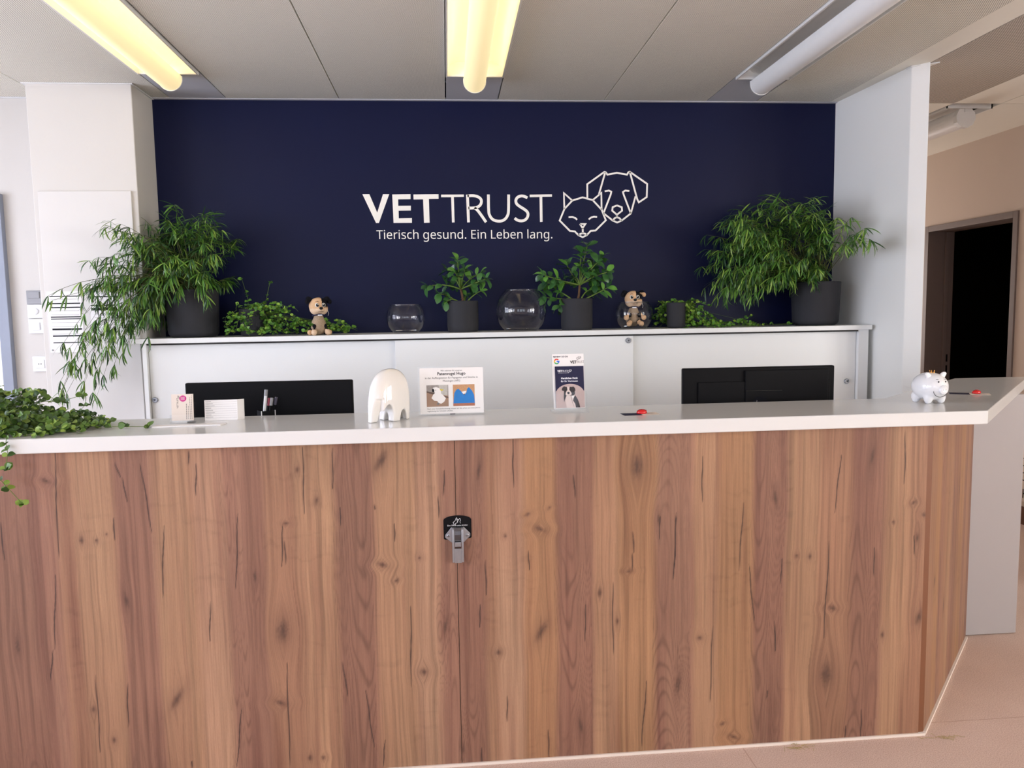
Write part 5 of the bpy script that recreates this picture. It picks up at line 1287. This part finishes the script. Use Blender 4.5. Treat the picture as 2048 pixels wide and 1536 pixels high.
# acrylic stand with the sponsorship sheet about the cockatoo
def upright(loc, rz, lean):
    """board coordinates: u right, v up, w towards the viewer"""
    m = Matrix.Translation(loc) @ Matrix.Rotation(rz, 4, 'Z') @ Matrix.Rotation(lean, 4, 'X')
    return m, (lambda u, v, w: tuple(m @ Vector((u, -w, v))))
def sign():
    t = thing('acrylic_sign', (.012, 2.655, WT), 'clear acrylic stand holding a white sheet with two bird photos', 'sign stand')
    m, f = upright((.012, 2.655, WT + .0005), .015, -.06)
    w, h = .236, .172
    bx = lambda u0, u1, v0, v1, q0, q1: MB().prism([(u0, v0), (u1, v0), (u1, v1), (u0, v1)], q0, q1, lambda a, b, q: f(a, b, q))
    bx(-w / 2, w / 2, .004, h, -.0025, -.0005).build('acrylic_sheet', M['acrylic'], t)
    MB().box(-w / 2, w / 2, 0, .06, 0, .002).xf(Matrix.Translation((.012, 2.657, WT + .0004)) @ Matrix.Rotation(.015, 4, 'Z')).build('acrylic_foot', M['acrylic'], t)
    pw = .222
    sh = bx(-pw / 2, pw / 2, .006, h - .006, .0002, .0006).build('paper_sheet', M['paper'], t)
    L = [('Wir nehmen für unseren', .0075, h - .018, 0), ('Patenvogel Hugo', .0145, h - .031, .0003), ('in der Auffangstation für Papageien und Sittiche in', .0092, h - .0435, 0), ('Matzingen (APS)', .0092, h - .0545, 0)]
    k = MB()
    for s, size, z, bo in L: text_shape(s, size, lambda u, v, q, z=z: f(u, z + v, .0008), mb=k, bold=bo)
    for s, z in (('Nach einer Schnabelverletzung müssen wir ihm schon seit vielen Jahren', .0215), ('regelmässig den Schnabel schleifen.', .0135)):
        text_shape(s, .0064, lambda u, v, q, z=z: f(-pw / 2 + .024 + u, z + v, .0008), align='LEFT', mb=k)
    k.build('printed_text', M['ink'], t)
    poly = lambda pts, w0, mt, nm, par: MB().prism(pts, w0, w0 + .0001, lambda a, b, q: f(a, b, q)).build(nm, mt, par)
    # photo 1: white cockatoo on a brown ledge
    x0, x1, y0, y1 = -.088, -.012, .031, .1065
    sx = lambda a: x0 + (x1 - x0) * a; sy = lambda a: y0 + (y1 - y0) * a
    P = lambda l: [(sx(a), sy(b)) for a, b in l]
    ph = poly(P([(0, 0), (1, 0), (1, 1), (0, 1)]), .0007, mat('photo_grey_wall', srgb(150, 142, 138), .7, var=.35, scale=120), 'bird_photo', t)
    poly(P([(0, 0), (1, 0), (1, .50), (0, .70)]), .00085, mat('photo_brown_ledge', srgb(158, 128, 108), .7, var=.1, scale=60), 'photo_ledge', ph)
    poly(P([(0, .66), (.2, .60), (1, .38), (1, .44), (.3, .66), (0, .73)]), .0009, mat('photo_shadow', srgb(96, 78, 70), .7), 'photo_edge', ph)
    poly(P([(.62, .55), (.95, .5), (.98, 1), (.55, 1), (.6, .8)]), .0009, mat('photo_pale_wall', srgb(188, 184, 178), .7, var=.2, scale=150), 'photo_wall', ph)
    poly(P([(.22, .40), (.30, .56), (.38, .63), (.36, .70), (.28, .78), (.30, .88), (.44, .91), (.58, .86), (.66, .76), (.66, .62), (.78, .50), (.88, .38), (.80, .22), (.66, .13), (.54, .17), (.48, .26), (.34, .28)]), .001, M['paper'], 'cockatoo_print', ph)
    poly(P([(.60, .82), (.68, .80), (.80, .78), (.72, .73), (.66, .72)]), .0011, mat('yellow_ink', srgb(220, 200, 70), .7), 'crest_print', ph)
    poly(P([(.26, .70), (.25, .80), (.31, .84), (.36, .76), (.33, .66)]), .0011, M['ink'], 'beak_print', ph)
    poly(P([(.40, .775), (.43, .79), (.44, .76), (.41, .75)]), .0011, M['ink'], 'eye_print', ph)
    poly(P([(.45, .10), (.55, .08), (.58, .16), (.5, .2)]), .0011, M['ink_grey'], 'claw_print', ph)
    # photo 2: bright blue bird against tan brickwork
    x0, x1 = .004, .080
    ph = poly(P([(0, 0), (1, 0), (1, 1), (0, 1)]), .0007, mat('photo_bricks', srgb(196, 148, 108), .7, var=.3, scale=300), 'bird_photo', t)
    poly(P([(0, 0), (1, 0), (1, .14), (0, .13)]), .00085, mat('photo_red_bricks', srgb(170, 110, 88), .7, var=.3, scale=300), 'photo_ledge', ph)
    poly(P([(.01, .13), (1, .13), (.97, .50), (.88, .70), (.74, .87), (.66, .80), (.62, .62), (.56, .56), (.46, .56), (.38, .68), (.26, .80), (.16, .77), (.06, .60)]), .0009, mat('blue_ink', srgb(40, 122, 196), .7, var=.12, scale=60), 'blue_bird_print', ph)
    poly(P([(.40, .66), (.47, .56), (.58, .58), (.62, .70), (.5, .68)]), .001, M['paper'], 'face_print', ph)
    poly(P([(.47, .56), (.52, .49), (.55, .56)]), .0011, mat('photo_bill', srgb(110, 80, 70), .7), 'bill_print', ph)
    MB().prism([(-.008, 0), (.010, 0), (.010, .004), (-.008, .004)], -.0003, .004, lambda a, b, q: f(a, b + .002, q)).build('clip', M['ink_grey'], t)
sign()

def logo_lines(mb, f, x, z, k, w, q):
    """the cat and dog heads of the wall sign, scaled"""
    for s in CAT_LINES + DOG_LINES:
        ribbon(mb, [(x + (p[0] - .663) * k, z + (p[1] - 1.931) * k) for p in s], w, f, q, q + .0001)
def brochures():
    t = thing('brochure_holder', (.434, 2.668, WT), 'clear brochure holder with dark blue dog leaflets and a white card behind', 'brochure holder')
    loc = Vector((.430, 2.655, WT + .0004)); rz = .03
    m, f = upright(loc, rz, -.13)
    def slab(u0, u1, v0, v1, w0, w1): return MB().prism([(u0, v0), (u1, v0), (u1, v1), (u0, v1)], w0, w1, lambda a, b, q: f(a, b, q))
    W2 = .060
    slab(-W2, W2, .008, .205, -.0035, -.0015).build('acrylic_back', M['acrylic'], t)
    slab(-W2, W2, .008, .070, .011, .013).build('acrylic_front', M['acrylic'], t)
    for s in (-1, 1): slab(min(s * W2, s * (W2 - .002)), max(s * W2, s * (W2 - .002)), .008, .070, -.0015, .011).build('acrylic_side', M['acrylic'], t)
    MB().box(-W2 - .008, W2, -.045, .028, 0, .006).xf(Matrix.Translation(loc) @ Matrix.Rotation(rz, 4, 'Z')).build('acrylic_foot', M['acrylic'], t, bevel=.001)
    # white review card at the back (its square code is left out)
    slab(-.059, .055, .012, .206, -.0012, -.0002).build('review_card', M['paper'], t)
    q0 = .0001
    k = MB(); text_shape('REVIEW US ON', .0078, lambda u, v, q: f(-.055 + u, .194 + v, q0), align='LEFT', mb=k, bold=.0002); k.build('card_text', M['ink_navy'], t)
    cx, cz, r0, r1 = -.043, .180, .0058, .0100
    def arcp(a0, a1, mt):
        n = 10; o = [(cx + r1 * math.cos(R(a0 + (a1 - a0) * i / n)), cz + r1 * math.sin(R(a0 + (a1 - a0) * i / n))) for i in range(n + 1)]
        o += [(cx + r0 * math.cos(R(a1 + (a0 - a1) * i / n)), cz + r0 * math.sin(R(a1 + (a0 - a1) * i / n))) for i in range(n + 1)]
        MB().prism(o, q0, q0 + .0001, lambda a, b, q: f(a, b, q)).build('letter_mark', mt, t)
    arcp(40, 155, mat('mark_red', srgb(222, 66, 54), .6)); arcp(155, 205, mat('mark_yellow', srgb(244, 186, 40), .6)); arcp(205, 310, mat('mark_green', srgb(60, 166, 88), .6))
    bl = mat('mark_blue', srgb(66, 120, 220), .6); arcp(310, 362, bl)
    MB().prism([(cx, cz - .002), (cx + r1, cz - .002), (cx + r1, cz + .0024), (cx, cz + .0024)], q0, q0 + .0001, lambda a, b, q: f(a, b, q)).build('letter_mark', bl, t)
    k = MB(); text_shape('VET', .0135, lambda u, v, q: f(.006 + u, .172 + v, q0), align='LEFT', mb=k, bold=.0005); k.build('card_logo', M['ink'], t)
    k = MB(); text_shape('TRUST', .0130, lambda u, v, q: f(.0262 + u * .78, .172 + v, q0), align='LEFT', mb=k); logo_lines(k, f, .028, .184, .034, .0006, q0); k.build('card_logo', M['ink_grey'], t)
    # stack of leaflets in front
    s0 = .0035
    slab(-.0505, .0525, .014, .162, .0012, s0).build('leaflet', M['ink_navy'], t)
    w1 = s0 + .00012
    k = MB()
    text_shape('VET', .0095, lambda u, v, q: f(-.042 + u, .142 + v, w1), align='LEFT', mb=k, bold=.0004); text_shape('TRUST', .0095, lambda u, v, q: f(-.0275 + u * .8, .142 + v, w1), align='LEFT', mb=k)
    logo_lines(k, f, -.006, .139, .030, .0005, w1); text_shape('Tierisch gesund. Ein Leben lang.', .0030, lambda u, v, q: f(-.040 + u, .1375 + v, w1), align='LEFT', mb=k)
    text_shape('Herzlichen Dank', .0088, lambda u, v, q: f(.0 + u, .1165 + v, w1), mb=k, bold=.0003); text_shape('für Ihr Vertrauen', .0088, lambda u, v, q: f(.0 + u, .106 + v, w1), mb=k, bold=.00015)
    k.build('leaflet_text', M['ink_white'], t)
    P = lambda pts, w, mt, nm, par: MB().prism(pts, w, w + .0001, lambda a, b, q: f(a, b, q)).build(nm, mt, par)
    arch = [(-.0505, .014), (.0525, .014), (.0525, .073)] + [(.001 + .0535 * math.cos(R(a)) * .97, .062 + .037 * math.sin(R(a))) for a in range(20, 161, 10)] + [(-.0505, .073)]
    ph = P(arch, w1, mat('photo_mauve', srgb(186, 164, 160), .7, var=.08, scale=30), 'leaflet_photo', t)
    bk, wt_ = mat('dog_dark_print', srgb(46, 40, 42), .7, var=.3, scale=200), mat('dog_white_print', srgb(216, 198, 192), .7, var=.1, scale=120)
    D = lambda l: [(-.05 + (a - 245) * .000192, .0145 + (990 - b) * .000192) for a, b in l]
    P(D([(440, 990), (420, 880), (430, 780), (460, 720), (560, 720), (600, 770), (650, 850), (690, 990)]), w1 + .0002, wt_, 'dog_chest', ph)
    P(D([(560, 860), (580, 800), (605, 760), (650, 840), (680, 930), (692, 990), (610, 990), (600, 920)]), w1 + .0003, bk, 'dog_flank', ph)
    P(D([(390, 880), (388, 770), (400, 660), (430, 610), (470, 600), (560, 610), (595, 650), (602, 740), (570, 770), (470, 760), (440, 765), (405, 830)]), w1 + .0004, bk, 'dog_head', ph)
    P(D([(355, 655), (365, 620), (400, 592), (440, 605), (400, 680), (365, 672)]), w1 + .0005, bk, 'dog_ear', ph)
    P(D([(540, 610), (575, 600), (605, 630), (614, 685), (585, 672), (560, 640)]), w1 + .0005, bk, 'dog_ear', ph)
    P(D([(455, 600), (505, 600), (497, 660), (520, 690), (540, 730), (530, 760), (430, 760), (425, 730), (440, 690), (462, 660)]), w1 + .0005, wt_, 'dog_blaze', ph)
    P(D([(455, 705), (480, 695), (502, 706), (500, 730), (478, 742), (458, 728)]), w1 + .0006, M['ink'], 'dog_nose', ph)
    for e in ((430, 660), (520, 660)): P(D([(e[0] - 9, e[1]), (e[0], e[1] - 9), (e[0] + 9, e[1]), (e[0], e[1] + 9)]), w1 + .0006, M['ink'], 'dog_eye', ph)
    lead = MB(); ribbon(lead, D([(440, 765), (400, 850), (392, 880), (410, 820)]), .0009, f, w1 + .0006, w1 + .0007); ribbon(lead, D([(520, 760), (545, 880), (570, 960)]), .0009, f, w1 + .0006, w1 + .0007)
    lead.build('dog_lead', M['ink'], ph)
    P([(p[0] + .0005, p[1]) for p in D([(560 + 20 * math.cos(R(a)), 790 + 24 * math.sin(R(a))) for a in range(0, 360, 30)][::-1])], w1 + .0006, M['paper'], 'dog_badge', ph)
brochures()

def card_pair(loc, rz, label, dark_side, sz=1):
    c = thing('appointment_card', loc, label, 'card', 'folded cards with red clips on the worktop', rz)
    X = world_of(c) @ Matrix.Scale(sz, 4)
    a = MB().box(-.063, 0, -.027, .027, .0003, .0009).xf(X).build('dark_half', M['ink_navy'], c)
    b = MB().box(0, .063, -.027, .027, .0003, .0009).xf(X).build('pale_half', M['paper_warm'], c)
    k = MB()
    for i in range(4): k.box(.006, .052 - .006 * (i % 2), .017 - .011 * i, .0185 - .011 * i, .0009, .00105)
    k.xf(X).build('printed_lines', M['ink_grey'], c)
    k = MB(); text_shape('VETTRUST', .009, lambda u, v, q: tuple(X @ Vector((u - .032, v + .002, .00105))), mb=k); k.build('card_logo', M['ink_grey'], c)
def red_clip(loc, rz, label):
    c = thing('red_clip', loc, label, 'clip', 'glossy red clips on the cards', rz)
    X = world_of(c)
    m = MB()
    prof = [(.001, 0), (.0165, 0), (.0185, .0035), (.0175, .0075), (.012, .0115), (.001, .013)]
    m.lathe(prof, 28, ax=1, ay=.72); m.xf(X).build('shell', M['red'], c, auto=50)
    MB().tube([X @ Vector(q) for q in ((-.017, 0, .0092), (-.006, 0, .0142), (.006, 0, .0142), (.017, 0, .0092))], .0014, 6).build('seam', mat('dark_red', srgb(140, 14, 18), .3), c, smooth=True)
card_pair((.655, 2.545, WT), .06, 'folded card half dark, half pale, right of the brochure holder', True)
red_clip((.662, 2.552, WT + .0011), .1, 'glossy red clip on the card right of the brochure holder')
card_pair((2.075, 2.855, WT), -.55, 'folded card with dark half behind the piggy bank', True, 1.12)
red_clip((2.105, 2.856, WT + .0012), .1, 'glossy red clip on the card behind the piggy bank')

def card_box():
    t = thing('business_card_holder', (-.900, 2.648, WT), 'clear holder with upright cards bearing a magenta dot', 'card holder')
    m, f = upright((-.900, 2.648, WT + .0004), .05, -.10)
    def slab(u0, u1, v0, v1, w0, w1): return MB().prism([(u0, v0), (u1, v0), (u1, v1), (u0, v1)], w0, w1, lambda a, b, q: f(a, b, q))
    slab(-.038, .038, .004, .070, -.004, -.002).build('acrylic_back', M['acrylic'], t)
    slab(-.040, .040, .004, .028, .010, .012).build('acrylic_front', M['acrylic'], t)
    for s in (-1, 1): slab(min(s * .040, s * .037), max(s * .040, s * .037), .002, .028, -.004, .010).build('acrylic_side', M['acrylic'], t)
    MB().box(-.04, .04, -.02, .014, 0, .003).xf(Matrix.Translation((-.900, 2.648, WT + .0003)) @ Matrix.Rotation(.05, 4, 'Z')).build('acrylic_foot', M['acrylic'], t)
    slab(-.0355, .0345, .008, .098, .0, .006).build('cards', M['paper_warm'], t)
    q = .0062
    disc = [(.002 + .0112 * math.cos(2 * PI * i / 24), .083 + .0105 * math.sin(2 * PI * i / 24)) for i in range(24)]
    d = MB().prism(disc, q, q + .0001, lambda a, b, c: f(a, b, c)).build('magenta_dot', M['magenta'], t)
    k = MB()
    for i in range(5): ribbon(k, [(-.004 + i * .0027, .077), (-.004 + i * .0027, .089)], .0009, f, q + .0002, q + .0003)
    k.build('dot_text', M['paper'], d)
    k = MB()
    for u, a, b in ((.013, .012, .066), (.019, .012, .058), (.0245, .012, .086), (.030, .012, .093)):
        z = a
        while z < b:
            ribbon(k, [(u, z), (u, min(b, z + .006))], .0016 if u < .015 else .0010, f, q, q + .0001); z += .0078
    text_shape('VETTRUST', .0075, lambda u, v, c: f(-.013 - v, .050 + u, q), align='LEFT', mb=k)
    logo = MB(); logo_lines(logo, (lambda u, v, c: f(-.008 - v, u, c)), .083, .0, .020, .0006, q); k.build('card_text', M['ink'], t); logo.build('card_logo', M['ink_grey'], t)
card_box()

def fold_card():
    t = thing('folded_leaflet', (-.775, 2.700, WT), 'white folded leaflet with printed lines standing on the worktop', 'leaflet')
    m, f = upright((-.785, 2.690, WT + .0004), .03, -.06)
    MB().prism([(-.056, 0), (.054, 0), (.054, .071), (-.056, .071)], 0, .0008, lambda a, b, q: f(a, b, q)).build('front_page', M['paper'], t)
    m2 = m @ Matrix.Translation((.054, 0, 0)) @ Matrix.Rotation(R(62), 4, 'Z')
    MB().box(0, .034, 0, .0008, 0, .071).xf(m2).build('side_page', M['paper'], t)
    k = MB()
    for i in range(8):
        z = .066 - i * .0078
        ribbon(k, [(-.053, z), (-.034 + .006 * (i % 3), z + .0005)], .0012, f, .0009, .001); ribbon(k, [(-.050, z - .0030), (.052, z - .0022)], .0004, f, .0009, .001)
    k.build('printed_lines', M['ink_grey'], t)
fold_card()
def slip(loc, w, d, rz, label, skew=0):
    X = Matrix.Translation(loc) @ Matrix.Rotation(rz, 4, 'Z')
    m = MB().prism([(-w / 2, -d / 2), (w / 2 - skew, -d / 2), (w / 2, d / 2), (-w / 2, d / 2)], .0002, .004, lambda a, b, q: (a, b, q)).xf(X)
    o = m.build('paper_pad', M['paper'], None, bevel=.0005)
    tag(o, label, 'paper')
slip((-.855, 2.572, WT), .228, .036, .045, 'white paper pad lying in front of the card holder', .012)

# papers pinned on the pillar behind the fern
def notice(x0, x1, z0, z1, label, bars):
    y = 4.1495
    t = thing('notice_sheet', ((x0 + x1) / 2, y, z0), label, 'notice', 'notices on the pillar cover')
    MB().box(x0, x1, y - .0012, y, z0, z1).build('sheet', M['paper'], t)
    k = MB()
    for a, b, z, h in bars: k.box(x0 + (x1 - x0) * a, x0 + (x1 - x0) * b, y - .0016, y - .0012, z - h / 2, z + h / 2)
    k.build('printed_bars', M['ink'], t)
    for xx in (x0 + .012, x1 - .012):
        MB().lathe([(.004, 0), (.004, .004), (.002, .006)], 10).xf(Matrix.Translation((xx, y - .0012, z0 + .012)) @ Matrix.Rotation(R(90), 4, 'X')).build('pin', M['plastic_grey'], t)
notice(-2.058, -1.885, 1.335, 1.65, 'plan with bold black lines pinned on the left of the pillar cover',
       [(.08, .95, 1.625, .005), (.08, .95, 1.588, .006), (.08, .95, 1.567, .006), (.08, .95, 1.518, .006), (.08, .95, 1.508, .005), (.1, .95, 1.455, .008), (.1, .95, 1.42, .007), (.1, .95, 1.385, .004)] + [(.1, .9, 1.61 - i * .02, .0008) for i in range(10)])
notice(-1.845, -1.665, 1.36, 1.645, 'plan with a thick black bar on the right of the pillar cover',
       [(.0, .75, 1.62, .006), (.02, .7, 1.575, .006), (.02, .7, 1.556, .014)] + [(.1, .9, 1.53 - i * .018, .0008) for i in range(8)])

# ------------------------------------------------------------------ leash hook on the counter front
def leash_hook():
    yf = 2.4129
    t = thing('leash_hook', (.018, yf, .78), 'steel leash hook on a black plate on the oak counter front', 'leash hook')
    f = lambda u, v, w: (.0185 + u, yf - w, v)
    top = [(.045 * math.cos(R(a)) * 1.0, .8365 + .0155 * math.sin(R(a))) for a in range(0, 181, 12)]
    plate = [(-.045, .7765), (-.041, .773), (.041, .775), (.045, .779)] + top
    MB().prism(plate, 0, .0022, f).build('black_plate', M['black'], t, bevel=.0006)
    k = MB(); text_shape('Zum Öffnen unten drücken', .0062, lambda u, v, q: f(u, .8175 + v, .0024), mb=k, sx=.95); k.build('plate_text', M['ink_white'], t)
    k = MB(); s = .00016
    for ln in ([(545, 400), (575, 375), (600, 340), (610, 290), (625, 270), (640, 330), (655, 330), (660, 360)], [(560, 390), (560, 440), (580, 460), (605, 425), (640, 405), (650, 360)], [(660, 330), (690, 290), (705, 345), (690, 380), (700, 430)], [(600, 440), (600, 480)], [(625, 300), (640, 380)]):
        ribbon(k, [((a - 645) * s + .001, .846 - (b - 260) * .00012) for a, b in ln], .0009, f, .0023, .0024)
    k.build('dog_head_emblem', M['ink_white'], t)
    kite = [(-.020, .8145), (.020, .8145), (.0405, .792), (.0405, .784), (.020, .764), (-.020, .764), (-.0405, .781), (-.0405, .789)]
    kp = MB().prism(kite[::-1], .0022, .006, f).build('mounting_plate', M['chrome'], t, bevel=.001)
    for s_ in (-1, 1):
        m = MB().lathe([(.0052, 0), (.0052, .0012), (.004, .0022), (.002, .0024)], 16).xf(Matrix.Translation((.0185 + s_ * .030, yf - .0058, .7875)) @ Matrix.Rotation(R(90), 4, 'X'))
        sc = m.build('screw', M['chrome'], kp, auto=40)
        MB().lathe([(.0016, 0), (.0016, .0004)], 6).xf(Matrix.Translation((.0185 + s_ * .030, yf - .0081, .7875)) @ Matrix.Rotation(R(90), 4, 'X')).build('screw_socket', M['ink'], sc)
    # hook body: two cheeks with the sprung tongue between them
    body = [(.006, .8145), (.013, .8145), (.017, .808), (.020, .77), (.020, .702), (.014, .700), (.0125, .745), (.0105, .762), (.006, .764)]
    for s_ in (-1, 1):
        a, b = (-.0185, -.0115) if s_ < 0 else (.0115, .0185)
        MB().prism(body, a, b, lambda u, v, w: (.0185 + w, yf - u, v)).build('cheek', M['chrome'], t, bevel=.0008)
    MB().prism([(-.0115, .700), (.0115, .700), (.0115, .7475), (-.0115, .7475)], .013, .020, f).build('hook_tip', M['chrome'], t, bevel=.0008)
    MB().prism([(-.0115, .804), (.0115, .804), (.0115, .8145), (-.0115, .8145)], .006, .0165, f).build('bridge', M['chrome_dark'], t, bevel=.0008)
    MB().prism([(.005, .803), (.010, .803), (.0115, .790), (.009, .772), (.005, .772)], -.0105, .0105, lambda u, v, w: (.0185 + w, yf - u, v)).build('tongue', M['chrome_dark'], t, bevel=.0006)
    MB().prism([(.010, .770), (.0165, .767), (.0165, .752), (.011, .748)], -.0105, .0105, lambda u, v, w: (.0185 + w, yf - u, v)).build('push_button', M['chrome'], t, bevel=.001)
leash_hook()

# poster at the foot of the hall wall, seen past the grey panel
def poster():
    t = thing('wall_poster', (3.899, 4.72, .16), 'pale poster with black handwriting low on the right hall wall', 'poster')
    MB().box(3.896, 3.8995, 4.25, 4.83, .155, .62).build('sheet', M['paper_warm'], t)
    k = MB(); text_shape('Ka', .09, lambda u, v, q: (3.8955, 4.80 - u, .18 + v), align='LEFT', mb=k)
    for i in range(4):
        z = .30 + i * .05; k.box(3.8953, 3.8958, 4.5, 4.815, z, z + .006)
    k.build('handwriting', M['ink'], t)
poster()

# wisps of hay on the floor along the counter foot
def hay(x, y, n, seed, label):
    rng = random.Random(seed); m = MB()
    for _ in range(n):
        a = rng.random() * 6.28; l = rng.uniform(.02, .055); px, py = x + rng.gauss(0, .025), y + rng.gauss(0, .012)
        d = Vector((math.cos(a), math.sin(a) * .6, 0)) * l
        z = .0015 + rng.random() * .003
        m.tube([(px, py, z), (px + d.x * .5, py + d.y * .5, z + .003), (px + d.x, py + d.y, z)], .0006, 4)
    o = m.build('hay_wisps', M['hay']); tag(o, label, 'hay', 'wisps of hay on the carpet', 'stuff')
hay(1.16, 2.385, 16, 1, 'loose wisps of dry hay on the floor before the counter')
hay(1.70, 2.385, 12, 2, 'loose wisps of dry hay on the floor at the counter corner')
